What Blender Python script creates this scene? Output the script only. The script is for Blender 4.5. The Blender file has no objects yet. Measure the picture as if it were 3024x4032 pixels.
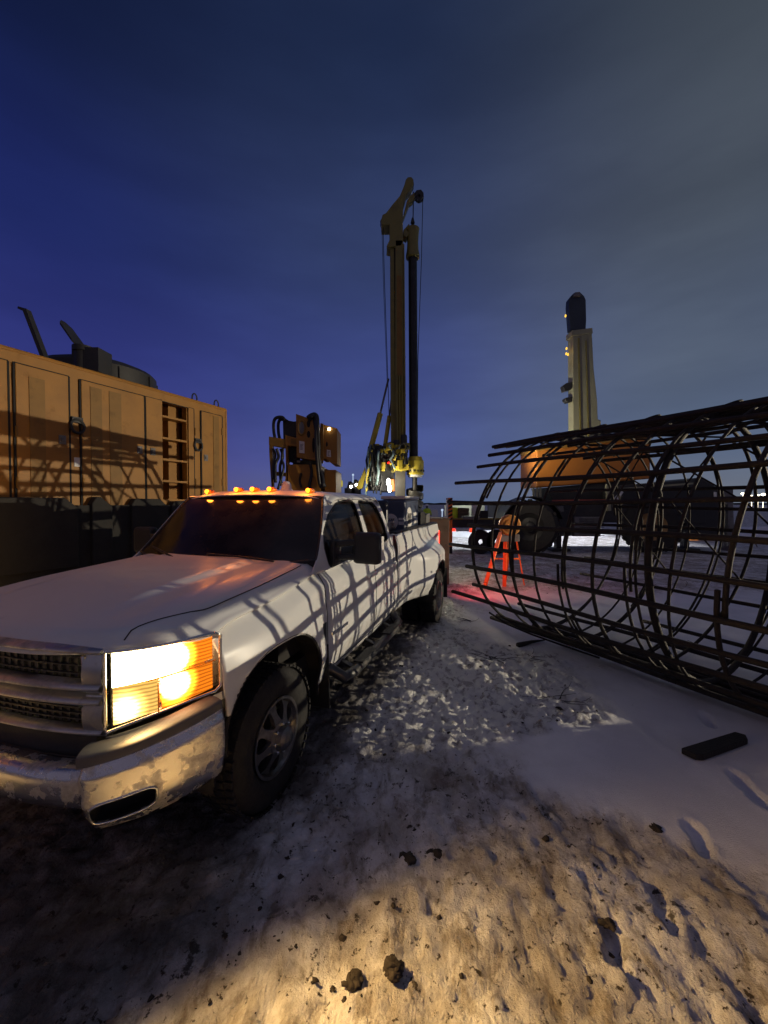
import bpy, bmesh, math, random
import numpy as np
from mathutils import Vector, Matrix, noise
random.seed(7); RNG = np.random.default_rng(5)
R = math.radians
scene = bpy.context.scene
COL = scene.collection
# ---------------------------------------------------------------- camera
FPX, HC, PIT = 1549.0, 1.835, R(1.25)
cam_d = bpy.data.cameras.new('camera'); cam = bpy.data.objects.new('camera', cam_d); COL.objects.link(cam)
cam_d.sensor_fit = 'HORIZONTAL'; cam_d.sensor_width = 36.0; cam_d.lens = FPX/3024*36
cam_d.clip_start = 0.05; cam_d.clip_end = 3000
cam.location = (0, 0, HC); cam.rotation_euler = (R(90)-PIT, 0, 0)
scene.camera = cam
# ---------------------------------------------------------------- view, world, lamps
scene.view_settings.view_transform = 'Standard'; scene.view_settings.look = 'None'
scene.view_settings.gamma = 1.0; scene.view_settings.exposure = 0.0
def lin(r, g, b):
    f = lambda c: (c/255/12.92) if c/255 <= .04045 else ((c/255+.055)/1.055)**2.4
    return (f(r), f(g), f(b), 1.0)
world = bpy.data.worlds.new("World"); scene.world = world; world.use_nodes = True
def build_world():
    nt = world.node_tree; N = nt.nodes; L = nt.links; N.clear()
    out = N.new('ShaderNodeOutputWorld'); bg = N.new('ShaderNodeBackground'); L.new(bg.outputs[0], out.inputs[0])
    tc = N.new('ShaderNodeTexCoord'); sep = N.new('ShaderNodeSeparateXYZ'); L.new(tc.outputs['Generated'], sep.inputs[0])
    def ramp(src, pts, interp='EASE'):
        r = N.new('ShaderNodeValToRGB'); r.color_ramp.interpolation = interp
        el = r.color_ramp.elements
        while len(el) < len(pts): el.new(.5)
        for e, (p, c) in zip(el, pts): e.position = p; e.color = c
        L.new(src, r.inputs[0]); return r.outputs[0]
    z = sep.outputs['Z']
    left = ramp(z, [(0.0, lin(58,58,112)), (.1, lin(52,54,126)), (.28, lin(38,44,112)), (.5, lin(22,32,88)), (.72, lin(8,18,54)), (.84, lin(14,24,56)), (1, lin(100,102,130))])
    mid = ramp(z, [(0.0, lin(70,92,134)), (.12, lin(62,76,138)), (.3, lin(58,70,128)), (.55, lin(46,58,96)), (.76, lin(28,40,70)), (.84, lin(30,40,66)), (1, lin(104,104,130))])
    right = ramp(z, [(0.0, lin(104,112,126)), (.12, lin(84,98,124)), (.3, lin(77,88,108)), (.55, lin(68,76,88)), (.76, lin(56,63,70)), (.84, lin(52,58,66)), (1, lin(104,106,130))])  # overhead ends brightened out of view, added as ambient fill
    def mr(src, a, b):
        m = N.new('ShaderNodeMapRange'); m.interpolation_type = 'SMOOTHSTEP'
        m.inputs['From Min'].default_value = a; m.inputs['From Max'].default_value = b
        L.new(src, m.inputs['Value']); return m.outputs[0]
    def mix(f, a, b, t='MIX'):
        m = N.new('ShaderNodeMix'); m.data_type = 'RGBA'; m.blend_type = t
        if hasattr(f, 'links') or hasattr(f, 'is_linked'): L.new(f, m.inputs[0])
        else: m.inputs[0].default_value = f
        for s, i in ((a, 6), (b, 7)):
            if isinstance(s, tuple): m.inputs[i].default_value = s
            else: L.new(s, m.inputs[i])
        return m.outputs[2]
    x = sep.outputs['X']; y = sep.outputs['Y']
    c = mix(mr(x, -.62, .05), left, mid)
    c = mix(mr(x, -.02, .62), c, right)
    # thin cloud veils
    mp = N.new('ShaderNodeMapping'); mp.inputs['Scale'].default_value = (1.2, 1.2, 4.5); L.new(tc.outputs['Generated'], mp.inputs[0])
    nz = N.new('ShaderNodeTexNoise'); nz.inputs['Scale'].default_value = 2.2; nz.inputs['Detail'].default_value = 5; nz.inputs['Roughness'].default_value = .5
    L.new(mp.outputs[0], nz.inputs['Vector'])
    cl = ramp(nz.outputs['Fac'], [(.3, (.88,.88,.89,1)), (.7, (1.12,1.11,1.08,1))])
    c = mix(1.0, c, cl, 'MULTIPLY')
    # glow of the town behind the photographer
    c = mix(mr(y, 0.15, -.6), c, lin(80,76,94))
    # a little real twilight
    sky = N.new('ShaderNodeTexSky'); sky.sky_type = 'NISHITA'; sky.sun_disc = False
    sky.sun_elevation = R(-4); sky.sun_rotation = R(-25)
    sc = mix(1.0, sky.outputs[0], (.1,.1,.1,1), 'MULTIPLY')
    c = mix(1.0, c, sc, 'ADD')
    L.new(c, bg.inputs[0]); bg.inputs[1].default_value = 1.08
build_world()
def lamp(name, typ, loc, energy, color, size=.1, aim=None, angle=60, blend=.3):
    d = bpy.data.lights.new(name, typ); d.energy = energy; d.color = color
    if typ in ('POINT', 'SPOT'): d.shadow_soft_size = size
    if typ == 'SPOT': d.spot_size = R(angle); d.spot_blend = blend
    o = bpy.data.objects.new(name, d); COL.objects.link(o); o.location = loc
    if aim is not None: o.rotation_euler = (Vector(aim)-Vector(loc)).to_track_quat('-Z', 'Y').to_euler()
    return o
WARM = (1.0, .80, .52)
# headlamps of a vehicle far to the right of the frame: they throw the cage's shadow on the pickup
lamp('vehicle_headlamp', 'SPOT', (15.0, 4.7, 2.5), 6600, (1.0,.86,.62), .03, (-2, 4.9, 1.5), 42, .25)
# floods of the work site behind the rigs
lamp('site_floodlight', 'SPOT', (4.2, 20.5, 7.5), 2600, (.86,.94,1.0), .15, (4.3, 19.0, 0), 62, .6)
lamp('site_floodlight', 'SPOT', (9.2, 20.5, 8.0), 4200, (.92,.95,1.0), .15, (9.0, 19.0, 0), 74, .6)
lamp('site_floodlight', 'SPOT', (-3.5, 14.5, 2.2), 1500, (1.0,.92,.66), .12, (0.4, 18.0, 2.4), 40, 1.0)
lamp('site_floodlight', 'SPOT', (3.6, 14.2, 3.0), 950, (1.0,.93,.70), .12, (7.2, 15.3, 4.6), 74, 1.0)

lamp('site_floodlight', 'SPOT', (-.5, 15.8, 3.2), 800, (1.0,.86,.55), .12, (2.0, 8.8, 0), 30, .7)
lamp('site_floodlight', 'SPOT', (3.2, 12.9, 2.2), 85, (1.0,.86,.66), .12, (8.0, 14.6, .8), 70, 1.0)  # added fill for the crane's hub and grille, no lamp seen there
lamp('site_floodlight', 'POINT', (3.3, 15.2, 2.3), 26, (.9,1.0,.78), .12)  # added fill over the flatbed to brighten its headboard
# ---------------------------------------------------------------- helpers
def at(u, v, Y):
    """point of the place seen at photo pixel (u, v) when it stands Y metres ahead"""
    a = (u-1512)/FPX; b = -(v-2016)/FPX
    cp, sp = math.cos(PIT), math.sin(PIT)
    dy = cp + b*sp; dz = -sp + b*cp
    k = Y/dy
    return Vector((a*k, Y, HC + dz*k))
def sm(a, b, x):
    t = min(1, max(0, (x-a)/(b-a))) if b != a else float(x > a)
    return t*t*(3-2*t)
def lerp(a, b, t): return a+(b-a)*t
def interp(pts, x):
    if x <= pts[0][0]: return pts[0][1]
    for (x0, y0), (x1, y1) in zip(pts, pts[1:]):
        if x <= x1:
            t = (x-x0)/(x1-x0)
            return y0+(y1-y0)*t
    return pts[-1][1]
def sinterp(pts, x):
    """Catmull-Rom through pts"""
    n = len(pts)
    if x <= pts[0][0]: return pts[0][1]
    if x >= pts[-1][0]: return pts[-1][1]
    for i in range(n-1):
        if x <= pts[i+1][0]:
            x0, y0 = pts[i]; x1, y1 = pts[i+1]
            h = x1-x0; t = (x-x0)/h
            m0 = (y1-pts[i-1][1])/(x1-pts[i-1][0])*h if i > 0 else (y1-y0)
            m1 = (pts[i+2][1]-y0)/(pts[i+2][0]-x0)*h if i < n-2 else (y1-y0)
            return (2*t**3-3*t*t+1)*y0+(t**3-2*t*t+t)*m0+(-2*t**3+3*t*t)*y1+(t**3-t*t)*m1
def frange(a, b, st):
    n = max(1, round((b-a)/st)); return [a+(b-a)*i/n for i in range(n+1)]
class MB:
    def __init__(s): s.v = []; s.f = []
    def add(s, vs, fs):
        o = len(s.v); s.v += [tuple(p) for p in vs]; s.f += [tuple(i+o for i in f) for f in fs]; return s
    def box(s, c, d, rz=0, M=None, taper=1.0):
        hx, hy, hz = d[0]/2, d[1]/2, d[2]/2
        vs = []
        for z, k in ((-hz, 1), (hz, taper)):
            vs += [(-hx*k,-hy*k,z), (hx*k,-hy*k,z), (hx*k,hy*k,z), (-hx*k,hy*k,z)]
        m = M if M is not None else Matrix.Rotation(rz, 3, 'Z')
        vs = [m @ Vector(p) + Vector(c) for p in vs]
        return s.add(vs, [(3,2,1,0),(4,5,6,7),(0,1,5,4),(1,2,6,5),(2,3,7,6),(3,0,4,7)])
    def bar(s, a, b, w, h, up=(0,0,1)):
        a = Vector(a); b = Vector(b); d = (b-a); L = d.length
        if L < 1e-6: return s
        d.normalize(); x = d.cross(Vector(up))
        if x.length < 1e-3: x = d.cross(Vector((1,0,0)))
        x.normalize(); y = x.cross(d).normalized()
        vs = []
        for p in (a, b):
            vs += [p-x*w/2-y*h/2, p+x*w/2-y*h/2, p+x*w/2+y*h/2, p-x*w/2+y*h/2]
        return s.add(vs, [(3,2,1,0),(4,5,6,7),(0,1,5,4),(1,2,6,5),(2,3,7,6),(3,0,4,7)])
    def tube(s, pts, r, n=8, r2=None, cap=True, closed=False):
        pts = [Vector(p) for p in pts]; m = len(pts)
        rings = []; prev = None
        for i, p in enumerate(pts):
            if closed: d = pts[(i+1) % m]-pts[i-1]
            else: d = pts[min(i+1, m-1)]-pts[max(i-1, 0)]
            if d.length < 1e-9: d = Vector((0,0,1))
            d.normalize()
            if prev is None:
                x = d.cross(Vector((0,0,1)))
                if x.length < .05: x = d.cross(Vector((1,0,0)))
            else: x = prev - d*prev.dot(d)
            x.normalize(); prev = x; y = d.cross(x)
            rr = r if r2 is None else lerp(r, r2, i/(m-1))
            rings.append([p + x*rr*math.cos(2*math.pi*k/n) + y*rr*math.sin(2*math.pi*k/n) for k in range(n)])
        vs = [p for g in rings for p in g]; fs = []
        for i in range(m if closed else m-1):
            j = (i+1) % m
            for k in range(n):
                fs.append((i*n+k, i*n+(k+1) % n, j*n+(k+1) % n, j*n+k))
        if cap and not closed:
            fs.append(tuple(reversed(range(n)))); fs.append(tuple((m-1)*n+k for k in range(n)))
        return s.add(vs, fs)
    def lathe(s, prof, c=(0,0,0), axis='Z', n=32, M=None):
        """prof = [(radius, height)]"""
        vs = []; fs = []; m = len(prof)
        A = {'Z': Matrix.Identity(3), 'X': Matrix(((0,0,1),(0,1,0),(-1,0,0))), 'Y': Matrix(((1,0,0),(0,0,1),(0,-1,0)))}[axis]
        if M is not None: A = M
        for k in range(n):
            a = 2*math.pi*k/n
            for r, h in prof: vs.append(A @ Vector((r*math.cos(a), r*math.sin(a), h)) + Vector(c))
        for k in range(n):
            j = (k+1) % n
            for i in range(m-1):
                q = [k*m+i, j*m+i, j*m+i+1, k*m+i+1]
                fs.append(tuple(q))
        return s.add(vs, fs)
    def ball(s, c, r, n=10, sc=(1,1,1), jit=0):
        vs = []; fs = []
        for i in range(n//2+1):
            t = math.pi*i/(n//2)
            for k in range(n):
                a = 2*math.pi*k/n
                j = 1+jit*(random.random()-.5) if 0 < i < n//2 else 1
                vs.append((c[0]+r*sc[0]*math.sin(t)*math.cos(a)*j, c[1]+r*sc[1]*math.sin(t)*math.sin(a)*j, c[2]+r*sc[2]*math.cos(t)*j))
        for i in range(n//2):
            for k in range(n):
                fs.append((i*n+k, (i+1)*n+k, (i+1)*n+(k+1) % n, i*n+(k+1) % n))
        return s.add(vs, fs)
    def prism(s, pts, h0, h1, fn):
        """2D outline extruded: fn(x, y, h) -> point"""
        n = len(pts)
        vs = [fn(x, y, h0) for x, y in pts]+[fn(x, y, h1) for x, y in pts]
        fs = [tuple(reversed(range(n))), tuple(range(n, 2*n))]+[(i, (i+1) % n, n+(i+1) % n, n+i) for i in range(n)]
        return s.add(vs, fs)
    def grid(s, U, V, F, cut=None):
        """F(u,v)->point. cut(u,v) < 0 inside a hole; the rim is snapped to it"""
        nu, nv = len(U), len(V)
        P = [[(U[i], V[j]) for j in range(nv)] for i in range(nu)]
        inside = [[False]*nv for _ in range(nu)]
        if cut:
            for i in range(nu):
                for j in range(nv): inside[i][j] = cut(*P[i][j]) < 0
        keep = []; used = set()
        for i in range(nu-1):
            for j in range(nv-1):
                q = [(i,j),(i+1,j),(i+1,j+1),(i,j+1)]
                if cut and sum(inside[a][b] for a, b in q) >= 3: continue
                keep.append(q)
                used.update(q)
        if cut:
            e = 1e-3
            for (i, j) in used:
                near = inside[i][j]
                if not near:
                    for a, b in ((i+1,j),(i-1,j),(i,j+1),(i,j-1)):
                        if 0 <= a < nu and 0 <= b < nv and inside[a][b] and (a, b) not in used: near = True
                if near:
                    u, v = P[i][j]
                    for _ in range(6):
                        c = cut(u, v)
                        gu = (cut(u+e, v)-cut(u-e, v))/(2*e); gv = (cut(u, v+e)-cut(u, v-e))/(2*e)
                        g = gu*gu+gv*gv
                        if g < 1e-9: break
                        u -= c*gu/g; v -= c*gv/g
                    P[i][j] = (u, v)
        idx = {}; vs = []
        for q in keep:
            for a in q:
                if a not in idx: idx[a] = len(vs); vs.append(F(*P[a[0]][a[1]]))
        return s.add(vs, [tuple(idx[a] for a in q) for q in keep])
    def build(s, name, m=None, parent=None, smooth=False, bevel=0, solid=0, loc=None, fix=True, seg=2):
        me = bpy.data.meshes.new(name); me.from_pydata(s.v, [], s.f); me.update()
        if fix:
            bm = bmesh.new(); bm.from_mesh(me)
            bmesh.ops.remove_doubles(bm, verts=bm.verts, dist=1e-5)
            bmesh.ops.recalc_face_normals(bm, faces=bm.faces); bm.to_mesh(me); bm.free()
        if smooth:
            me.polygons.foreach_set('use_smooth', [True]*len(me.polygons))
            if smooth != 'all':
                try: me.set_sharp_from_angle(angle=R(38))
                except Exception: pass
        o = bpy.data.objects.new(name, me); COL.objects.link(o)
        if m is not None: me.materials.append(m)
        if parent is not None: o.parent = parent
        if loc is not None: o.location = loc
        if solid:
            md = o.modifiers.new('solid', 'SOLIDIFY'); md.thickness = abs(solid); md.offset = -1 if solid > 0 else 1
        if bevel:
            md = o.modifiers.new('bevel', 'BEVEL'); md.width = bevel; md.segments = seg; md.limit_method = 'ANGLE'; md.angle_limit = R(40); md.harden_normals = False
        return o
def tag(o, label=None, cat=None, group=None, kind=None):
    if label: o['label'] = label
    if cat: o['category'] = cat
    if group: o['group'] = group
    if kind: o['kind'] = kind
    return o
def empty(name, loc=(0,0,0), rz=0, label=None, cat=None, group=None):
    o = bpy.data.objects.new(name, None); COL.objects.link(o); o.location = loc; o.rotation_euler = (0,0,rz)
    o.empty_display_size = .2
    return tag(o, label, cat, group)
def rrect(w, h, r, n=5):
    pts = []
    for cx, cy, a0 in ((w/2-r, h/2-r, 0), (-w/2+r, h/2-r, 90), (-w/2+r, -h/2+r, 180), (w/2-r, -h/2+r, 270)):
        for k in range(n+1):
            a = R(a0+90*k/n); pts.append((cx+r*math.cos(a), cy+r*math.sin(a)))
    return pts
# ---------------------------------------------------------------- materials
MATS = {}
def mat(name, col, rough=.5, metal=0, var=.12, vscale=6, bump=0, bscale=30, coat=0, dirt=0, dirtcol=(.05,.035,.02), dscale=5, dthr=.55, dsoft=.14, emit=None, estr=0, spec=.5, dirt_z=None):
    m = bpy.data.materials.new(name); m.use_nodes = True
    nt = m.node_tree; N = nt.nodes; L = nt.links
    b = N['Principled BSDF']
    b.inputs['Roughness'].default_value = rough; b.inputs['Metallic'].default_value = metal
    b.inputs['Specular IOR Level'].default_value = spec
    if coat: b.inputs['Coat Weight'].default_value = coat; b.inputs['Coat Roughness'].default_value = .06
    tc = N.new('ShaderNodeTexCoord')
    nz = N.new('ShaderNodeTexNoise'); nz.inputs['Scale'].default_value = vscale; nz.inputs['Detail'].default_value = 6; nz.inputs['Roughness'].default_value = .6
    L.new(tc.outputs['Object'], nz.inputs['Vector'])
    rp = N.new('ShaderNodeValToRGB'); e = rp.color_ramp.elements
    e[0].position = .3; e[1].position = .7
    e[0].color = tuple(c*(1-var) for c in col)+(1,); e[1].color = tuple(min(1, c*(1+var)) for c in col)+(1,)
    L.new(nz.outputs['Fac'], rp.inputs[0]); c = rp.outputs[0]
    if dirt:
        n2 = N.new('ShaderNodeTexNoise'); n2.inputs['Scale'].default_value = dscale; n2.inputs['Detail'].default_value = 9; n2.inputs['Roughness'].default_value = .68
        L.new(tc.outputs['Object'], n2.inputs['Vector'])
        fac = n2.outputs['Fac']
        if dirt_z:
            sp = N.new('ShaderNodeSeparateXYZ'); L.new(tc.outputs['Object'], sp.inputs[0])
            mz = N.new('ShaderNodeMapRange'); mz.inputs['From Min'].default_value = dirt_z[0]; mz.inputs['From Max'].default_value = dirt_z[1]
            mz.inputs['To Min'].default_value = .16; mz.inputs['To Max'].default_value = -.12
            L.new(sp.outputs['Z'], mz.inputs['Value'])
            ad = N.new('ShaderNodeMath'); ad.operation = 'ADD'; L.new(fac, ad.inputs[0]); L.new(mz.outputs[0], ad.inputs[1]); fac = ad.outputs[0]
        r2 = N.new('ShaderNodeMapRange'); r2.inputs['From Min'].default_value = dthr; r2.inputs['From Max'].default_value = dthr+dsoft; r2.inputs['To Max'].default_value = dirt
        L.new(fac, r2.inputs['Value'])
        mx = N.new('ShaderNodeMix'); mx.data_type = 'RGBA'; L.new(r2.outputs[0], mx.inputs[0]); L.new(c, mx.inputs[6]); mx.inputs[7].default_value = tuple(dirtcol)+(1,)
        c = mx.outputs[2]
        rr = N.new('ShaderNodeMapRange'); rr.inputs['To Min'].default_value = rough; rr.inputs['To Max'].default_value = .85
        L.new(r2.outputs[0], rr.inputs['Value']); L.new(rr.outputs[0], b.inputs['Roughness'])
        if metal:
            rm = N.new('ShaderNodeMapRange'); rm.inputs['To Min'].default_value = metal; rm.inputs['To Max'].default_value = 0
            L.new(r2.outputs[0], rm.inputs['Value']); L.new(rm.outputs[0], b.inputs['Metallic'])
    L.new(c, b.inputs['Base Color'])
    if bump:
        n3 = N.new('ShaderNodeTexNoise'); n3.inputs['Scale'].default_value = bscale; n3.inputs['Detail'].default_value = 5
        L.new(tc.outputs['Object'], n3.inputs['Vector'])
        bp = N.new('ShaderNodeBump'); bp.inputs['Strength'].default_value = bump; bp.inputs['Distance'].default_value = .01
        L.new(n3.outputs['Fac'], bp.inputs['Height']); L.new(bp.outputs[0], b.inputs['Normal'])
    if emit:
        b.inputs['Emission Color'].default_value = tuple(emit)+(1,); b.inputs['Emission Strength'].default_value = estr
    MATS[name] = m
    return m
M_white = mat('white_paint', (.70,.70,.69), .33, 0, .03, 3, spec=.38, coat=.06, dirt=.45, dirtcol=(.19,.165,.13), dscale=3.2, dthr=.56, dirt_z=(.45,1.05))
M_chrome = mat('chrome', (.78,.78,.76), .16, 1, .04, 8)
M_chromed = mat('muddy_chrome', (.80,.78,.74), .21, 1, .05, 9, dirt=.80, dirtcol=(.15,.115,.075), dscale=11, dthr=.50, dsoft=.22, bump=.18, bscale=9)
M_grpl = mat('grey_bumper_cap', (.085,.08,.088), .6, 0, .1, 6)
M_black = mat('black_plastic', (.018,.018,.019), .5, 0, .2, 10, bump=.1, bscale=80)
M_rub = mat('tyre_rubber', (.014,.013,.013), .75, 0, .25, 14, bump=.4, bscale=40, dirt=.6, dirtcol=(.035,.030,.026), dscale=7, dthr=.5)
M_under = mat('underbody', (.020,.018,.016), .8, 0, .3, 6)
M_glass = mat('tinted_glass', (.016,.012,.010), .09, 0, .2, 2, spec=.28, dirt=.12, dirtcol=(.10,.09,.08), dscale=2.5, dthr=.45)
M_rim = mat('wheel_metal', (.26,.25,.24), .28, .9, .2, 6, dirt=.7, dirtcol=(.06,.05,.04), dscale=6, dthr=.47)
M_orange = mat('ochre_paint', (.33,.148,.014), .55, 0, .16, 2.2, bump=.12, bscale=60, dirt=.55, dirtcol=(.14,.07,.02), dscale=4, dthr=.58)
M_orange2 = mat('dark_ochre_paint', (.23,.115,.015), .6, 0, .12, 4, bump=.12, bscale=60, dirt=.4, dirtcol=(.09,.05,.02), dscale=5, dthr=.55)
M_orange3 = mat('orange_paint', (.34,.115,.014), .5, 0, .10, 3, dirt=.35, dirtcol=(.14,.06,.02), dscale=3, dthr=.58)
M_seam = mat('seam_black', (.012,.011,.010), .8, 0, .1, 6)
M_rust = mat('rusty_steel', (.060,.036,.026), .75, .15, .45, 22, bump=.5, bscale=90)
M_rust2 = mat('dark_rebar', (.021,.015,.012), .75, .15, .45, 22, bump=.5, bscale=90)
M_yel = mat('rig_yellow', (.55,.42,.04), .45, 0, .12, 2, dirt=.5, dirtcol=(.10,.08,.04), dscale=2.5, dthr=.52)
M_mast = mat('mast_paint', (.21,.17,.035), .45, 0, .18, 1.2, dirt=.5, dirtcol=(.07,.055,.03), dscale=1.2, dthr=.5)
M_kelly = mat('kelly_steel', (.030,.030,.034), .45, .5, .3, 3)
M_dark = mat('dark_machine_paint', (.022,.021,.020), .55, 0, .3, 3, bump=.2, bscale=25)
M_grey = mat('machine_grey', (.16,.155,.15), .55, 0, .2, 3, dirt=.4, dthr=.5)
M_cream = mat('boom_cream', (.27,.26,.17), .5, 0, .10, 1.5, dirt=.4, dirtcol=(.16,.13,.07), dscale=1.6, dthr=.54)
M_steel = mat('flighting_steel', (.06,.055,.05), .5, .5, .35, 5, dirt=.5, dthr=.5)
M_hose = mat('hose_rubber', (.014,.014,.015), .42, 0, .2, 8)
M_label = mat('paper_label', (.72,.70,.66), .6, 0, .04, 20)
M_bluebox = mat('welder_blue', (.075,.095,.15), .4, 0, .12, 6, dirt=.3, dirtcol=(.12,.11,.1), dthr=.55)
M_teal = mat('washed_teal', (.16,.24,.26), .6, 0, .2, 4)
M_redor = mat('barricade_orange', (.90,.19,.02), .45, 0, .08, 8, dirt=.3, dirtcol=(.2,.06,.02), dthr=.6)
M_lime = mat('hi_vis_lime', (.55,.75,.03), .7, 0, .06, 10)
M_wood = mat('weathered_wood', (.10,.075,.05), .8, 0, .35, 9, bump=.4, bscale=50)
M_dkwood = mat('wet_dark_wood', (.015,.012,.010), .7, 0, .4, 20, bump=.6, bscale=60)
M_clod = mat('dirt_clod', (.035,.026,.020), .9, 0, .4, 12, bump=.6, bscale=60)
def emis(name, col, s):
    m = bpy.data.materials.new(name); m.use_nodes = True
    nt = m.node_tree; nt.nodes.clear()
    o = nt.nodes.new('ShaderNodeOutputMaterial'); e = nt.nodes.new('ShaderNodeEmission')
    e.inputs[0].default_value = tuple(col)+(1,); e.inputs[1].default_value = s; nt.links.new(e.outputs[0], o.inputs[0]); return m
E_amber = emis('amber_lamp', (1,.15,.006), 12)
E_white = emis('white_lamp', (1,.95,.85), 14)
E_town = emis('town_lamp', (1,.85,.6), 6)
E_red = emis('red_lamp', (1,.02,.01), 5)
# ---------------------------------------------------------------- ground
def vnoise(x, y, seed=0):
    xi = np.floor(x).astype(np.int64); yi = np.floor(y).astype(np.int64)
    xf = x-xi; yf = y-yi
    def h(a, b):
        n = (a*374761393 + b*668265263 + seed*1442695041) & 0xffffffff
        n = ((n ^ (n >> 13))*1274126177) & 0xffffffff
        return ((n ^ (n >> 16)) & 0xffff)/65535.0
    u = xf*xf*(3-2*xf); v = yf*yf*(3-2*yf)
    return (h(xi, yi)*(1-u)+h(xi+1, yi)*u)*(1-v)+(h(xi, yi+1)*(1-u)+h(xi+1, yi+1)*u)*v - .5
def fbm(x, y, oct=4, seed=0, g=.5):
    s = 0; a = 1
    for k in range(oct): s = s+a*vnoise(x*2**k+k*17.3, y*2**k-k*9.1, seed+k); a *= g
    return s
def npsm(a, b, x):
    t = np.clip((x-a)/(b-a), 0, 1); return t*t*(3-2*t)
TH = R(18.3); TX, TY = -1.5315, 2.677          # the pickup's heading and the ground point under its front axle
def rough_mask(X, Y):
    # lateral distance from the pickup's axis; smooth untouched snow to the right of the track
    ct, st = math.cos(TH), math.sin(TH)
    lat = (X-TX)*ct-(Y-TY)*st
    e = lat + .45*fbm(X*1.3, Y*1.3, 3, 91) + .35*fbm(X*5, Y*5, 3, 92)
    edge = 2.05 - .55*npsm(5.0, 6.5, Y) + 1.6*npsm(3.0, 1.6, Y)
    edge = edge + 1.0*npsm(5.2, 4.6, Y)*npsm(2.9, 3.3, Y)
    m = 1-npsm(-.38, .30, e-edge)
    m = np.maximum(m, npsm(7.6, 8.6, Y+.3*fbm(X, Y, 2, 5)))
    return m
def ground_z(X, Y):
    far = 1/(1+np.maximum(0, np.hypot(X, Y)-9)*.25)
    m = rough_mask(X, Y)
    wx = X+.05*fbm(X*3, Y*3, 2, 40); 
    z = .05*fbm(X*.55, Y*.4, 3, 1)*np.minimum(1, far*2)
    lump = fbm(X*12, Y*8, 4, 11, .68)
    fine = .30-np.abs(fbm(X*17, Y*11, 3, 21, .6))*1.6
    z += m*(.026*lump + .026*fine)*far
    rut = fbm(wx*5.5, Y*1.3, 3, 31, .55)
    z += m*.022*rut*npsm(3.6, 2.2, Y)*far
    rid = np.abs(fbm(wx*2.3+.4, Y*.55, 2, 61)); z -= .020*np.exp(-(rid/.035)**2)*npsm(3.4, 2.4, Y)*npsm(-.2, .6, X)*m
    z += (1-m)*.006*fbm(X*4, Y*4, 2, 71)
    # broken refrozen slush beside the pickup
    ct, st = math.cos(TH), math.sin(TH)
    lat = (X-TX)*ct-(Y-TY)*st
    ck = m*npsm(.9, 1.15, lat)*npsm(2.7, 3.3, Y+.15*fbm(X*2, Y*2, 2, 77))*(1-npsm(6.9, 7.8, Y))
    z += ck*(.045*(.30-np.abs(fbm(X*14, Y*10, 3, 81, .66)))*1.25+.022*fbm(X*25, Y*19, 2, 83))
    crack = np.abs(fbm(wx*6, Y*3.2, 3, 88)); z -= m*far*.014*np.exp(-(crack/.03)**2)
    # boot prints in the smooth snow
    for px, py, a, l, w in FEET:
        ca, sa = math.cos(a), math.sin(a)
        u = (X-px)*ca+(Y-py)*sa; v = -(X-px)*sa+(Y-py)*ca
        wv = w*(1-.28*np.exp(-((u+.02)/(.35*l))**2)); d = np.sqrt(np.abs(u/l)**2.6+np.abs(v/wv)**2.2)+.35*fbm(X*16+px, Y*16, 2, 55)
        z += -.045*(1-npsm(.7, 1.0, d)) + .006*np.exp(-((d-1.25)/.25)**2)
    return z
FEET = [(2.36,2.52,1.35,.20,.055), (1.72,2.12,1.25,.14,.05), (2.05,1.82,1.5,.15,.055), (1.28,1.78,1.3,.15,.05), (2.75,3.3,1.1,.15,.055), (1.95,1.5,1.6,.14,.05), (.95,1.60,1.2,.12,.045),(2.9,2.2,1.2,.16,.06)]
def axis_pts(lo, a, b, hi, step, gr=1.16):
    p = list(np.arange(a, b, step)); d = step; x = p[-1]
    while x < hi: d *= gr; x += d; p.append(x)
    d = step; x = a; q = []
    while x > lo: d *= gr; x -= d; q.append(x)
    return np.array(q[::-1]+p)
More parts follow.
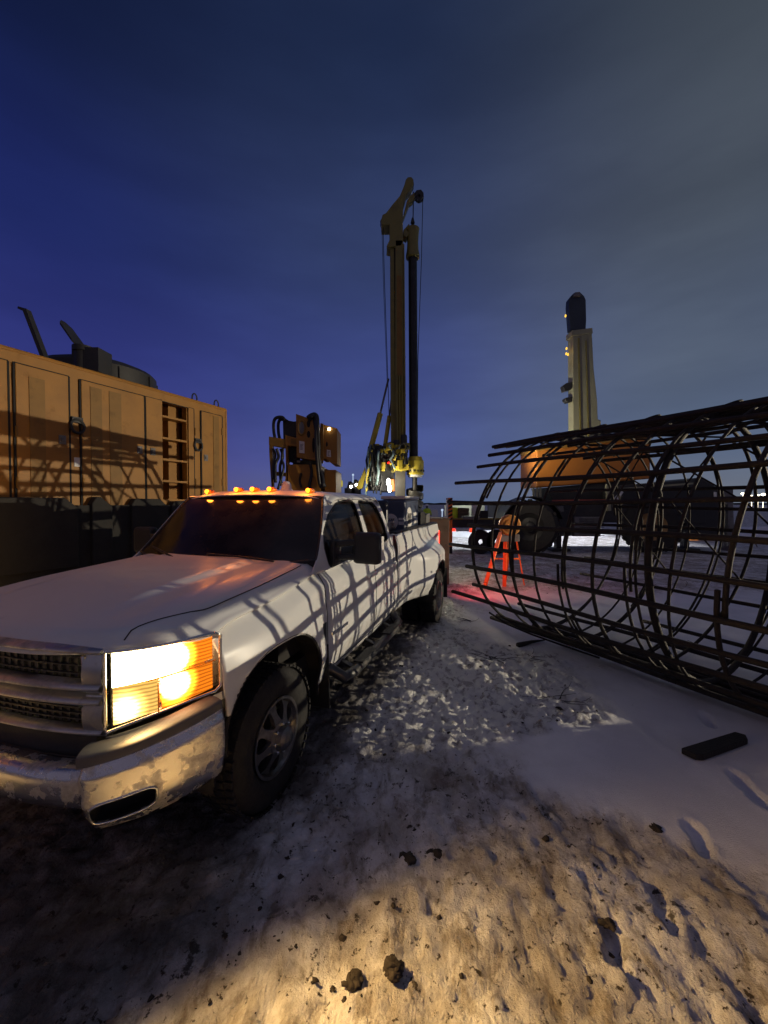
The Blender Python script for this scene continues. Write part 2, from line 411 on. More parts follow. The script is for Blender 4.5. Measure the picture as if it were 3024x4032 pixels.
def build_ground():
    # fine where the photograph looks closely, growing outwards to the horizon
    xs = axis_pts(-700, -2.4, 4.6, 700, .024, 1.10)
    ya = list(np.arange(.9, 3.2, .016)) + list(np.arange(3.2, 8.6, .032))
    d = .032; x = ya[-1]
    while x < 1500: d *= 1.09; x += d; ya.append(x)
    d = .016; x = ya[0]; q = []
    while x > -60: d *= 1.2; x -= d; q.append(x)
    ys = np.array(q[::-1]+ya)
    X, Y = np.meshgrid(xs, ys, indexing='ij'); Z = ground_z(X, Y)
    nx, ny = X.shape
    co = np.stack([X, Y, Z], -1).reshape(-1, 3).astype(np.float32)
    i, j = np.meshgrid(np.arange(nx-1), np.arange(ny-1), indexing='ij')
    a = (i*ny+j).ravel(); F = np.stack([a, a+ny, a+ny+1, a+1], -1).astype(np.int32)
    me = bpy.data.meshes.new('ground'); nv, nf = len(co), len(F)
    me.vertices.add(nv); me.vertices.foreach_set('co', co.ravel())
    me.loops.add(nf*4); me.loops.foreach_set('vertex_index', F.ravel())
    me.polygons.add(nf); me.polygons.foreach_set('loop_start', np.arange(0, nf*4, 4, dtype=np.int32)); me.polygons.foreach_set('loop_total', np.full(nf, 4, np.int32))
    me.polygons.foreach_set('use_smooth', np.ones(nf, bool)); me.update(); me.validate()
    at_ = me.attributes.new('rough', 'FLOAT', 'POINT'); at_.data.foreach_set('value', rough_mask(X, Y).ravel().astype(np.float32))
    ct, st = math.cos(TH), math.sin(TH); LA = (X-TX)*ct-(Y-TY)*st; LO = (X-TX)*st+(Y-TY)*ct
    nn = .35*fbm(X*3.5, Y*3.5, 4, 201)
    mud = npsm(1.18, .85, np.abs(LA)+nn)*npsm(-2.4, -1.6, LO)*npsm(6.0, 5.0, LO)  # darkness under and ahead of the pickup, painted into the snow
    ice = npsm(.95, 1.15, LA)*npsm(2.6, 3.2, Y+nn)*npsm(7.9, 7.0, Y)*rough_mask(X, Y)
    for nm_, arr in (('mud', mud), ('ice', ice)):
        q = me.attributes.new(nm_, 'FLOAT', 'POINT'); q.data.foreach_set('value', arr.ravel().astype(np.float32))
    o = bpy.data.objects.new('ground', me); COL.objects.link(o); o['kind'] = 'structure'
    m = bpy.data.materials.new('trampled_snow'); m.use_nodes = True; nt = m.node_tree; N = nt.nodes; L = nt.links
    b = N['Principled BSDF']; b.inputs['Roughness'].default_value = .7; b.inputs['Specular IOR Level'].default_value = .35
    tc = N.new('ShaderNodeTexCoord')
    def nz(sc, det, ro, st=None, dist=0):
        n = N.new('ShaderNodeTexNoise'); n.inputs['Scale'].default_value = sc; n.inputs['Detail'].default_value = det; n.inputs['Roughness'].default_value = ro; n.inputs['Distortion'].default_value = dist
        if st:
            mp = N.new('ShaderNodeMapping'); mp.inputs['Scale'].default_value = st; L.new(tc.outputs['Object'], mp.inputs[0]); L.new(mp.outputs[0], n.inputs['Vector'])
        else: L.new(tc.outputs['Object'], n.inputs['Vector'])
        return n.outputs['Fac']
    def rng(src, a, b_, c=0, d=1):
        r = N.new('ShaderNodeMapRange'); r.interpolation_type = 'SMOOTHSTEP'; r.inputs[1].default_value = a; r.inputs[2].default_value = b_; r.inputs[3].default_value = c; r.inputs[4].default_value = d
        L.new(src, r.inputs[0]); return r.outputs[0]
    def mul(a, b_):
        x = N.new('ShaderNodeMath'); x.operation = 'MULTIPLY'; L.new(a, x.inputs[0])
        if isinstance(b_, (int, float)): x.inputs[1].default_value = b_
        else: L.new(b_, x.inputs[1])
        return x.outputs[0]
    at2 = N.new('ShaderNodeAttribute'); at2.attribute_name = 'rough'; rm = at2.outputs['Fac']
    def mixc(f, a, c):
        x = N.new('ShaderNodeMix'); x.data_type = 'RGBA'; L.new(f, x.inputs[0])
        for s, i in ((a, 6), (c, 7)):
            if isinstance(s, tuple): x.inputs[i].default_value = s
            else: L.new(s, x.inputs[i])
        return x.outputs[2]
    c = mixc(rng(nz(1.3, 6, .6), .35, .65), (.68,.67,.70,1), (.80,.79,.82,1))
    c = mixc(mul(rng(nz(2.2, 8, .68), .38, .62), mul(rm, .68)), c, (.22,.18,.14,1))          # churned brownish slush
    c = mixc(mul(rng(nz(9, 6, .7, (1,.55,1), .4), .47, .66), mul(rm, .75)), c, (.17,.13,.09,1))
    c = mixc(mul(rng(nz(26, 5, .65), .595, .66), rm), c, (.05,.038,.028,1))                      # specks of mud
    c = mixc(mul(rng(nz(5.5, 7, .7), .605, .66), mul(rm, .9)), c, (.045,.034,.026,1))                # black clumps
    ro = N.new('ShaderNodeMapRange'); ro.inputs[3].default_value = .72; ro.inputs[4].default_value = .30
    ai = N.new('ShaderNodeAttribute'); ai.attribute_name = 'ice'; L.new(ai.outputs['Fac'], ro.inputs[0]); L.new(ro.outputs[0], b.inputs['Roughness'])
    def attr(n):
        a = N.new('ShaderNodeAttribute'); a.attribute_name = n; return a.outputs['Fac']
    c = mixc(mul(attr('ice'), rng(nz(12, 5, .6), .40, .52)), c, (.80,.79,.76,1))
    c = mixc(mul(attr('mud'), rng(nz(4, 6, .7), .25, .6, .45, .85)), c, (.045,.035,.028,1))  # near-black mix stands for the shade around the pickup
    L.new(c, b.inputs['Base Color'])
    bp = N.new('ShaderNodeBump'); bp.inputs['Distance'].default_value = .02; bp.inputs['Strength'].default_value = .9
    h = N.new('ShaderNodeMath'); h.operation = 'ADD'; L.new(mul(nz(60, 5, .7, (1,.7,1)), rm), h.inputs[0]); L.new(mul(nz(140, 3, .6), .25), h.inputs[1])
    L.new(h.outputs[0], bp.inputs['Height']); L.new(bp.outputs[0], b.inputs['Normal'])
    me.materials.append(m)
build_ground()
def gz(x, y): return float(ground_z(np.array([[x]], float), np.array([[y]], float))[0, 0])
# dark ridge of trees and banks along the horizon
def build_hills():
    mb = MB(); n = 160
    vs = []; fs = []
    for k in range(n+1):
        x = -700+1400*k/n
        h = 1.6+3.2*abs(fbm(np.array(k*.23), np.array(.5), 4, 7))+1.2*random.random()
        vs += [(x, 520+30*math.sin(k*.3), -2), (x, 520+30*math.sin(k*.3), h), (x, 560+30*math.sin(k*.3), h*.8), (x, 600, -2)]
    for k in range(n):
        for j in range(3): fs.append((k*4+j, k*4+4+j, k*4+5+j, k*4+1+j))
    mb.add(vs, fs)
    o = mb.build('hills', mat('far_hill', (.035,.04,.045), .9, 0, .3, .02)); o['kind'] = 'structure'
build_hills()
# loose clods of frozen dirt
def build_clods():
    mb = MB()
    for k in range(560):
        if k < 400:
            r = random.random(); Y = .95+2.6*r**1.2; X = random.uniform(-.95, 1.0)*Y*.95+.1
        else: Y = random.uniform(2.6, 8); X = random.uniform(-1.2, 1.0)+.32*Y
        ct, st = math.cos(TH), math.sin(TH)
        lat = (X-TX)*ct-(Y-TY)*st; lon = (X-TX)*st+(Y-TY)*ct
        if abs(lat) < 1.0 and -1.1 < lon: continue
        if float(rough_mask(np.array([[X]]), np.array([[Y]]))[0,0]) < .5 and random.random() < .85: continue
        s = .003+.013*random.random()**5
        if random.random() < .03: s *= 1.7
        mb.ball((X, Y, gz(X, Y)+s*.25), s, 6, (random.uniform(.8,1.6), random.uniform(.8,1.6), random.uniform(.4,.8)), .95)
    o = mb.build('dirt_clods', M_clod, smooth='all', fix=False)
    tag(o, 'small dark clods of frozen dirt scattered over the snow', 'dirt', kind='stuff')
build_clods()

# unseen blocker added right of the frame; its height profile keeps the low lamp off the ground in front of it
def build_light_blocker():
    mb = MB(); vs = []; fs = []; ys = frange(-6, 7.2, .06)
    prof = [(-6,1.7),(3.80,1.90),(3.93,1.45),(4.0,1.325),(4.60,1.325),(4.70,1.435),(6.6,1.44),(7.0,.9),(7.2,0)]
    for y in ys:
        h = interp(prof, y)+.045*float(fbm(np.array(y*3.), np.array(.3), 3, 17)); x0 = 9+.1*math.sin(y)
        for dx, k in ((-1.1,-.02),(-.75,.35),(-.35,.8),(-.08,1),(.08,1),(.4,.75),(.8,.3),(1.2,-.02)):
            vs.append((x0+dx+.05*float(fbm(np.array(y*4.+dx*3), np.array(dx), 2, 23)), y, h*k if k > 0 else -.1))
    for i in range(len(ys)-1):
        for j in range(7): fs.append((i*8+j, (i+1)*8+j, (i+1)*8+j+1, i*8+j+1))
    mb.add(vs, fs); o = mb.build('light_blocker', bpy.data.materials['trampled_snow'], None, smooth='all'); o['kind'] = 'structure'
build_light_blocker()
# ---------------------------------------------------------------- white pickup
# local frame: +x driver's side, +y towards the tail, z up; the root stands under the front axle
T = empty('pickup_truck', (TX, TY, 0), -TH, 'white dual-wheel pickup with lit headlamp and amber roof lamps parked on snow', 'pickup truck')
PLAN = [(0,-.945),(.3,-.930),(.55,-.895),(.665,-.862),(.745,-.80),(.82,-.70),(.875,-.60),(.905,-.53),(.93,-.44)]
def s_front(w): return sinterp(PLAN, abs(w))
def w_front(s): return sinterp([(b, a) for a, b in PLAN], s)
def We_body(s): return sinterp([(-.53,.925),(-.3,.945),(0,.962),(.5,.965),(1.2,.968),(2.5,.968)], s)
def Zedge(s): return sinterp([(-.60,1.195),(-.4,1.215),(0,1.245),(.4,1.30),(.62,1.335),(.75,1.335),(1.2,1.345),(2.5,1.40)], s)
def archd(s, z, c=0.0, a=.50, h=.565, zc=.43, p=2.7):
    return ((abs(s-c)/a)**p + (max(0,abs(z-zc))/h)**p)**(1/p) - 1 if z > zc else abs(s-c)/a - 1
def Wbody(s, z):
    ze = Zedge(s); w = We_body(s)
    w -= .075*sm(0, 1, (z-(ze-.16))/.16)**1.4
    w -= .018*sm(.98, 1.16, z)*(1-sm(-.2, .5, s)*0)
    w -= .05*sm(.72, .46, z)
    d = archd(s, z)*.5
    if s < 1.0: w += .022*math.exp(-(d/.09)**2)*(1 if d > -.1 else 1)      # wheel-arch lip
    w += .010*math.exp(-((z-1.135)/.022)**2)*sm(.5,.8,s)
    return w
def side(mb, sx):
    S = frange(-.475, 2.46, .022); V = frange(0, 1, 1/44)
    zb = lambda s: .86 if s < -.3 else .505
    def F(s, t):
        lo = .86 if s < -.30 else .505
        z = lerp(lo, Zedge(s), t); return (sx*Wbody(s, z), s, z)
    # work directly in (s, z) so the arch cut is true
    Z = frange(.505, 1.42, .021)
    def F2(s, z):
        z = min(z, Zedge(s)); return (sx*Wbody(s, z), s, z)
    def cut(s, z):
        return min(archd(s, z)*.5, max(s+.47, z-.875))
    mb.grid(S, Z, F2, cut)
def hoodz(w, s):
    z = sinterp([(-.95,1.222),(-.85,1.268),(-.65,1.312),(-.35,1.352),(0,1.378),(.3,1.395),(.62,1.412)], s)
    a = abs(w)
    ze = Zedge(max(s, -.6))
    base = lerp(z, ze+.035, sm(.60, .95, a)**1.3)
    base += .022*(1-sm(.40,.50, a))*sm(-.9,-.2, s)        # power dome
    base -= .006*math.exp(-((a-.79)/.012)**2)            # shut line of the bonnet
    return base
def body_top(mb):
    A = frange(-1, 1, 1/46); B = frange(0, 1, 1/70)
    def F(a, b):
        bb = b
        we = .945
        w0 = a*.905; sF = s_front(w0)
        sB = .62-.20*(1-(abs(a))**2.2)
        s = lerp(sF, sB, b)
        w = a*lerp(.905, (We_body(s)-.075)/1.0, sm(0, .25, b)) if b > 0 else w0
        z = hoodz(w, s)
        drop = sm(1, 0, (s-sF)/.09)
        z -= .050*drop**2
        if abs(a) > .90:
            z = lerp(z, Zedge(s)-.0, sm(.90, 1, abs(a)))
        return (w, s, z)
    mb.grid(A, B, F)
def build_truck():
    b = MB(); side(b, 1); side(b, -1); body_top(b)
    # cowl sides between fender top and door belt are covered by the pillars' feet
    body = b.build('body', M_white, T, smooth=True, fix=True)
    md = body.modifiers.new('solid', 'SOLIDIFY'); md.thickness = .014; md.offset = -1
    # bonnet shut lines, door seams
    for sx in (1, -1):
        sl = MB(); pts = []
        for k in range(41):
            s = lerp(s_front(.72)+.012, .50, k/40)
            w = lerp(.70, .80, sm(0, .35, k/40)) 
            pts.append((sx*w, s, hoodz(w, s)+.001-(.05*sm(1,0,(s-s_front(w))/.09)**2)))
        sl.tube(pts, .0032, 5)
        def seam(path):
            sl.tube([(sx*(Wbody(s, z)+.0005), s, z) for s, z in path], .0042, 5)
        seam([(.60, z) for z in frange(.62, 1.30, .04)])
        seam([(.60+.0*k, .62-.09*k/5) for k in range(6)])
        seam([(1.70, z) for z in frange(.52, 1.35, .04)])
        seam([(2.36, z) for z in frange(.60, 1.38, .04)])
        seam([(s, .545) for s in frange(.62, 2.3, .1)])
        sl.build('panel_seam', M_seam, body)
    for sx in (1, -1):
        for s0 in (1.58, 2.26):
            hb = MB(); w = Wbody(s0, 1.13)
            hb.box((sx*(w+.028), s0-.01, 1.135), (.018, .20, .032))
            hb.box((sx*(w+.012), s0-.10, 1.135), (.03, .02, .03)); hb.box((sx*(w+.012), s0+.08, 1.135), (.03, .02, .03))
            hb.build('door_handle', M_white, body, bevel=.006)
    em = MB()
    for k, (s0, L0) in enumerate(((.70, .30),)):
        em.box((Wbody(s0, .83)+.004, s0+.12, .83), (.010, L0, .026))
    em.build('badge', M_chrome, body, bevel=.003)
    # lower valance, chassis and wheel wells
    u = MB()
    u.box((0, 2.3, .60), (1.66, 5.4, .22)); u.box((.42, 2.3, .52), (.09, 5.8, .18)); u.box((-.42, 2.3, .52), (.09, 5.8, .18))
    u.box((0, 0, .42), (1.5, .12, .12)); u.box((0, 4.0, .42), (1.5, .14, .14)); u.ball((0, 4.0, .42), .2, 10)
    u.box((0, -.55, .95), (1.10, .40, .45)); u.box((0, .45, 1.0), (1.6, .5, .5)); u.box((0,-.70,.66),(1.1,.05,.28))
    for sx in (1, -1):                   # inner arches
        P = []
        for k in range(17):
            a = math.pi*k/16; P.append((.60*math.cos(a)*.92, .43+.62*math.sin(a)**.8))
        for (y0, z0), (y1, z1) in zip(P, P[1:]):
            u.add([(sx*.40,y0,z0),(sx*.93,y0,z0),(sx*.93,y1,z1),(sx*.40,y1,z1)], [(0,1,2,3)])
        u.box((sx*.52, 0, .72), (.02, 1.1, .62)); u.box((sx*.66, .57, .75), (.50, .02, .62)); u.box((sx*.66, -.42, .78), (.48, .02, .50))
    u.build('chassis', M_under, T)
    for sx in (1, -1):
        mf = MB(); mf.box((sx*.86, .60, .53), (.24, .018, .50), M=Matrix.Rotation(R(3), 3, 'X')); mf.box((sx*.955, .555, .78), (.03, .06, .34))
        mf.build('mud_flap', M_black, T, bevel=.006)
        ft = MB(); p = []
        for k in range(33):
            a = math.pi*k/32; s = -.51*math.copysign(abs(math.cos(a))**.80, math.cos(a)); z = .43+.575*abs(math.sin(a))**.80
            p.append((sx*(Wbody(s, z)-.012), s, z))
        ft.tube([q for q in p], .013, 6); ft.build('arch_trim', M_under, T, smooth=True)
        st = MB(); path = [(sx*.93, .68, .56), (sx*1.04, .74, .475), (sx*1.06, .90, .46), (sx*1.06, 2.1, .46), (sx*1.04, 2.26, .475), (sx*.93, 2.34, .56)]
        st.tube(path, .042, 14)
        for s in (.95, 1.5, 2.05): st.bar((sx*1.05, s, .46), (sx*.80, s, .56), .05, .02)
        sb = st.build('side_step', mat('step_tube', (.10,.10,.10), .3, .8, .2, 6, dirt=.7, dirtcol=(.10,.09,.08), dthr=.47) if 'step_tube' not in MATS else MATS['step_tube'], T, smooth=True)
        for s in (1.15, 1.9):
            tr = MB(); tr.box((sx*1.06, s, .505), (.085, .34, .012)); tr.build('step_pad', M_black, sb)
    build_cab(body); build_front(); build_wheels(); build_bed(); build_mirrors()
def build_cab(body):
    # greenhouse: side surface in (s, z)
    ZB, ZT = 1.33, 1.885
    def Wc(s, z):
        t = (z-ZB)/(ZT-ZB); t = min(1.3, max(-.2, t))
        return .905 - .125*t - .035*max(0, t)**3 - .02*sm(.9, 1.2, t)
    def pil(z):     # front edge of the A pillar
        return sinterp([(1.30,.44),(1.42,.60),(1.60,.755),(1.75,.875),(1.87,.975),(1.93,1.05)], z)
    def rear(z): return sinterp([(1.30,2.47),(1.55,2.44),(1.75,2.40),(1.88,2.34),(1.95,2.28)], z)
    def rpoly(p, r):
        # signed distance to a convex-ish polygon shrunk by r then grown: rounded corners
        def d(s, z):
            best = 1e9; ins = True; n = len(p)
            for i in range(n):
                x0, y0 = p[i]; x1, y1 = p[(i+1) % n]
                ex, ey = x1-x0, y1-y0; wx, wy = s-x0, z-y0
                t = min(1, max(0, (wx*ex+wy*ey)/(ex*ex+ey*ey)))
                q = math.hypot(wx-ex*t, wy-ey*t); best = min(best, q)
                if ex*wy-ey*wx < 0: ins = False
            return (-best if ins else best) - r
        return d
    r = .045
    front = rpoly([(.80,1.365),(.98,1.375),(1.60,1.405),(1.575,1.815),(1.36,1.815),(1.18,1.79),(.98,1.70),(.83,1.585),(.785,1.48)], r)
    back = rpoly([(1.80,1.425),(2.30,1.445),(2.285,1.58),(2.20,1.76),(2.13,1.805),(1.76,1.815)], r)
    cut = lambda s, z: min(front(s, z), back(s, z))
    cb = MB()
    for sx in (1, -1):
        Z = frange(1.315, 1.91, .0155); Tt = frange(0, 1, 1/110)
        def F(t, z):
            s = t; return (sx*Wc(s, z), s, z)
        # grid in true (s,z): map rows between the pillar front and the rear edge
        nu, nv = len(Tt), len(Z)
        class _C: pass
        def F3(s, z):
            return (sx*Wc(s, z), min(max(s, pil(z)), rear(z)), z)
        S = frange(.44, 2.47, .0185)
        def cut2(s, z):
            return cut(s, z)
        cb.grid(S, Z, F3, cut2)
    # roof: crowned, its edge rolling down over the sides
    A = frange(-1, 1, 1/30); B = frange(0, 1, 1/30)
    def FR(a, b):
        w = a*.790
        sfr = .925+.085*a*a; s = lerp(sfr, 2.33-.02*a*a, b)
        z = 1.962 - .028*a*a - .052*abs(a)**9
        z -= .045*sm(.16, 0, b)**1.5 + .05*sm(.90, 1, b)**2
        return (w, s, z)
    cb.grid(A, B, FR)
    # back wall
    A = frange(-1, 1, 1/8); B = frange(1.30, 1.90, .06)
    cb.grid(A, B, lambda a, z: (a*(Wc(2.4, z)-.002), rear(z)-.012, z))
    cb.build('cab', M_white, T, smooth=True).modifiers.new('solid', 'SOLIDIFY').thickness = .012
    # glazing
    for sx in (1, -1):
        for nm, dst, s0, s1 in (('door_window', front, .72, 1.68), ('rear_window', back, 1.70, 2.38)):
            g = MB(); g.grid(frange(s0, s1, .03), frange(1.31, 1.87, .03), lambda s, z: (sx*(Wc(s, z)-.022), s, z), lambda s, z: -(dst(s, z)-.012))
            w = g.build(nm, M_glass, T, smooth='all')
            # rubber surround
            e = MB(); pts = []
            cx, cz = (1.2, 1.6) if dst is front else (2.03, 1.62)
            for k in range(72):
                a = 2*math.pi*k/72; lo, hi = 0, 1.2
                for _ in range(18):
                    mdl = (lo+hi)/2
                    if dst(cx+mdl*math.cos(a), cz+mdl*math.sin(a)) < -.002: lo = mdl
                    else: hi = mdl
                s, z = cx+lo*math.cos(a), cz+lo*math.sin(a); pts.append((sx*(Wc(s, z)-.006), s, z))
            e.tube(pts, .010, 6, closed=True); e.build('window_seal', M_black, w)
    def FW(a, b):
        zb = 1.405-.045*(1-a*a); z = lerp(zb, 1.885+.032*(1-a*a), b)
        w = a*(Wc(0, min(z, 1.9))-.012)
        s = pil(z)+.012 - (.185*(1-b)+.05*b)*(1-abs(a)**2.3)
        return (w, s, z)
    g = MB(); g.grid(frange(-1, 1, 1/20), frange(0, 1, 1/14), FW)
    ws = g.build('windshield', M_glass, T, smooth='all')
    e = MB(); e.tube([FW(a, 0) for a in frange(-1,1,.1)]+[FW(1, b) for b in frange(.1,1,.1)]+[FW(a, 1) for a in frange(.9,-1,.1)]+[FW(-1, b) for b in frange(.9,.1,.1)], .012, 6, closed=True)
    e.build('windshield_seal', M_black, ws)
    # cowl grille with wipers
    c = MB()
    A = frange(-1, 1, 1/20)
    def FC(a, b):
        s = lerp(.605-.20*(1-abs(a)**2.2), FW(a*.98, 0)[1]+.02, b); return (a*.885, s, lerp(hoodz(a*.86, .40)-.012, FW(a*.98, 0)[2]+.004, b))
    c.grid(A, [0, .25, .5, .75, 1], FC); cw = c.build('cowl', M_black, T)
    for x0, x1 in ((.62, .02), (-.10, -.66)):
        wp = MB()
        a0 = FW(x0/.86, 0); a1 = FW(x1/.86, .12)
        wp.tube([(a0[0], a0[1]-.07, a0[2]+.03), (lerp(a0[0],a1[0],.5), lerp(a0[1],a1[1],.5)-.06, lerp(a0[2],a1[2],.5)+.03), (a1[0], a1[1]-.035, a1[2]+.015)], .008, 6)
        wp.build('wiper', M_black, T)
    # amber clearance lamps, each with a clear plastic body
    for w in (-.555, -.18, 0, .18, .555):
        a = w/.790; z = FR(a, .09)[2]; s = .925+.085*a*a+.125
        m = MB(); m.ball((w, s, z+.012), .045, 12, (.85, 1.3, .55)); b = m.build('clearance_lamp', mat('amber_lens', (.8,.25,.02), .2, 0, .05, 4) if 'amber_lens' not in MATS else MATS['amber_lens'], T, smooth='all')
        m = MB(); m.ball((w, s-.045, z+.016), .021, 10); m.build('bulb', E_amber, b, smooth='all')
        l = lamp('clearance_glow', 'POINT', (w, s-.115, z+.055), 2.0, (1,.25,.02), .03); l.parent = T
    # white antenna dome on the roof
    m = MB(); m.lathe([(0,.105),(.03,.10),(.048,.07),(.052,.03),(.075,.0),(.08,-.02)], (.02, 1.55, 1.965), n=20); m.build('roof_beacon', mat('beacon_white', (.62,.60,.62), .3, 0, .03, 5), T, smooth='all')
def lamp_patch(mb, w0, w1, zf0, zf1, off, n=16, m=8, sx=1):
    def F(a, b):
        w = lerp(w0, w1, a); s = s_front(w)
        # offset inward along the plan normal
        ds = (s_front(w+.01)-s_front(w-.01))/.02; nl = math.hypot(1, ds); nx, ny = ds/nl, -1/nl
        nx = abs(nx) * 1.0; 
        return (sx*(w-nx*off), s+abs(ny)*off, lerp(zf0(w), zf1(w), b))
    mb.grid(frange(0,1,1/n), frange(0,1,1/m), F); return F
def build_front():
    zt = lambda w: lerp(1.207, 1.200, (w-.65)/.27)
    zb = lambda w: lerp(.857, .915, (w-.65)/.27)
    cell = mat('lamp_reflector', (.75,.74,.70), .12, 1, .05, 30, bump=.5, bscale=70)
    hot = bpy.data.materials.new('headlamp_glow'); hot.use_nodes = True; nt = hot.node_tree; nt.nodes.clear()
    def glow(name, col, s, c, rad, lo):
        m = bpy.data.materials.new(name); m.use_nodes = True; nt = m.node_tree; nt.nodes.clear(); N = nt.nodes; L = nt.links
        o = N.new('ShaderNodeOutputMaterial'); e = N.new('ShaderNodeEmission'); tc = N.new('ShaderNodeTexCoord')
        vd = N.new('ShaderNodeVectorMath'); vd.operation = 'DISTANCE'; vd.inputs[1].default_value = c; L.new(tc.outputs['Object'], vd.inputs[0])
        r = N.new('ShaderNodeMapRange'); r.interpolation_type = 'SMOOTHSTEP'; r.inputs[1].default_value = 0; r.inputs[2].default_value = rad; r.inputs[3].default_value = s; r.inputs[4].default_value = lo; L.new(vd.outputs['Value'], r.inputs[0])
        w = N.new('ShaderNodeTexWave'); w.bands_direction = 'Z'; w.inputs['Scale'].default_value = 18; w.inputs['Distortion'].default_value = 1.5; L.new(tc.outputs['Object'], w.inputs['Vector'])
        wm = N.new('ShaderNodeMapRange'); wm.inputs[3].default_value = .55; wm.inputs[4].default_value = 1.2; L.new(w.outputs['Fac'], wm.inputs[0])
        mu = N.new('ShaderNodeMath'); mu.operation = 'MULTIPLY'; L.new(r.outputs[0], mu.inputs[0]); L.new(wm.outputs[0], mu.inputs[1])
        cr = N.new('ShaderNodeValToRGB'); el = cr.color_ramp.elements; el[0].color = tuple(col)+(1,); el[1].color = (1,.88,.5,1); el[0].position = .25
        n2 = N.new('ShaderNodeMapRange'); n2.inputs[1].default_value = lo; n2.inputs[2].default_value = s; L.new(r.outputs[0], n2.inputs[0]); L.new(n2.outputs[0], cr.inputs[0])
        L.new(cr.outputs[0], e.inputs[0]); L.new(mu.outputs[0], e.inputs[1]); L.new(e.outputs[0], o.inputs[0]); return m
    for sx in (1, -1):
        h = MB(); lamp_patch(h, .645, .925, zb, zt, .055, 18, 8, sx)
        hl = h.build('headlight', cell, T, smooth='all')
        mid = lambda w: lerp(zb(w), zt(w), .52)
        low = lambda w: lerp(zb(w), zt(w), .40)
        g = MB(); lamp_patch(g, .668, .812, lambda w: mid(w), lambda w: zt(w)-.012, .028, 14, 6, sx); g.build('low_beam_bulb', glow('low_beam', (1,.74,.32), 40, (sx*.74, -.80, 1.12), .26, 26.0), hl, smooth='all')
        g = MB(); lamp_patch(g, .808, .912, lambda w: mid(w)+.010, lambda w: zt(w)-.014, .026, 8, 5, sx); g.build('turn_signal', glow('amber_top', (1,.22,.01), 60, (sx*.83, -.68, 1.12), .125, 1.3), hl, smooth='all')
        g = MB(); lamp_patch(g, .808, .912, lambda w: zb(w)+.012, lambda w: mid(w)-.006, .026, 8, 5, sx); g.build('marker_lamp', glow('amber_low', (1,.22,.01), 44, (sx*.84, -.67, 1.00), .115, 1.1), hl, smooth='all')
        g = MB(); lamp_patch(g, .668, .80, lambda w: zb(w)+.012, lambda w: mid(w)-.006, .034, 12, 5, sx); g.build('high_beam_reflector', glow('high_refl', (1,.55,.12), 11, (sx*.71, -.83, .935), .11, 1.1), hl, smooth='all')
        d = MB()
        ff = lambda w, z, off: None
        def P(w, z, off):
            s = s_front(w); ds = (s_front(w+.01)-s_front(w-.01))/.02; nl = math.hypot(1, ds); return (sx*(w-abs(ds/nl)*off), s+off/nl, z)
        d.tube([P(w, mid(w), .016) for w in frange(.77, .915, .01)], .0035, 6)
        d.tube([P(.800, lerp(zb(.8), zt(.8), t), .020) for t in frange(.02,.45,.1)], .0032, 6)
        d.build('lamp_divider', MATS['amber_lens'], hl)
        z0, z1 = (lambda w: zb(w)), (lambda w: zt(w))
        bz = MB(); bz.tube([P(w, zt(w), .006) for w in frange(.657, .912, .015)]+[P(.920, lerp(zt(.91), zb(.91), t), .006) for t in frange(.06,.94,.1)]+[P(w, zb(w), .006) for w in frange(.912, .657, .015)]+[P(.650, lerp(zb(.65), zt(.65), t), .006) for t in frange(.05,.95,.1)], .0085, 8, closed=True)
        bz.build('lamp_bezel', M_chrome, hl, smooth='all')
        # lower chrome strip under the lamp
        c = MB(); lamp_patch(c, .655, .935, lambda w: zb(w)-.055, lambda w: zb(w)-.014, .0, 16, 3, sx); c.build('lamp_trim', M_chrome, T, smooth='all')
    # headlamp beams
    ct, st = math.cos(TH), math.sin(TH)
    for sx, en in ((1, 420), (-1, 420)):
        for w, z, e, col, ang in ((.72, 1.02, en*1.2, (1,.61,.20), 152), (.86, 1.0, 8, (1,.50,.14), 165)):
            ds = (s_front(w+.01)-s_front(w-.01))/.02
            l = lamp('headlamp_beam', 'SPOT', (sx*w, s_front(w)-.006, z), e, col, .03, None, ang, 1.0); l.parent = T
            dloc = Vector((sx*1.6, -1, .06)); l.rotation_euler = dloc.to_track_quat('-Z', 'Y').to_euler()
    # grille
    def bar(mb, z0, z1, w0, w1, off0, off1, n=24):
        def F(a, b):
            w = lerp(w0, w1, a); t = 2*b-1; bul = (1-t*t); s = s_front(w) - lerp(off0, off1, bul)
            return (w, s, lerp(z0, z1, b))
        mb.grid(frange(0,1,1/n), frange(0,1,1/6), F)
    g = MB()
    bar(g, 1.185, 1.225, -.645, .645, -.03, .008); bar(g, 1.025, 1.078, -.645, .645, -.03, .018); bar(g, .965, 1.018, -.645, .645, -.03, .018); bar(g, .840, .880, -.645, .645, -.03, .012)
    for sx in (1, -1):
        a0, a1 = (.565, .650) if sx > 0 else (-.650, -.565)
        bar(g, 1.0255, 1.19, a0, a1, -.012, .010, 4); bar(g, .842, 1.0175, a0, a1, -.012, .010, 4)
        for z0, z1 in ((1.083, 1.183), (.884, .962)):
            pts = [(x, z) for x, z in rrect(.03, z1-z0, .012, 3)]
            g.tube([(sx*.560, s_front(.56)+.012, z0-.004), (sx*.560, s_front(.56)+.006, z1+.004)], .010, 6)
    g.build('grille_frame', mat('hazy_chrome', (.62,.60,.55), .30, 1, .08, 9, dirt=.55, dirtcol=(.12,.10,.07), dscale=5, dthr=.5), T, smooth='all', fix=False)
    m = MB()
    for z0, z1 in ((1.075, 1.19), (.878, .968)):
        m.grid(frange(-.57,.57,.06), [z0, z1], lambda w, z: (w, s_front(w)+.075, z))
    gm = m.build('grille_mesh', M_black, T)
    lat_m = mat('lattice_grey', (.05,.05,.045), .35, .3, .3, 20)
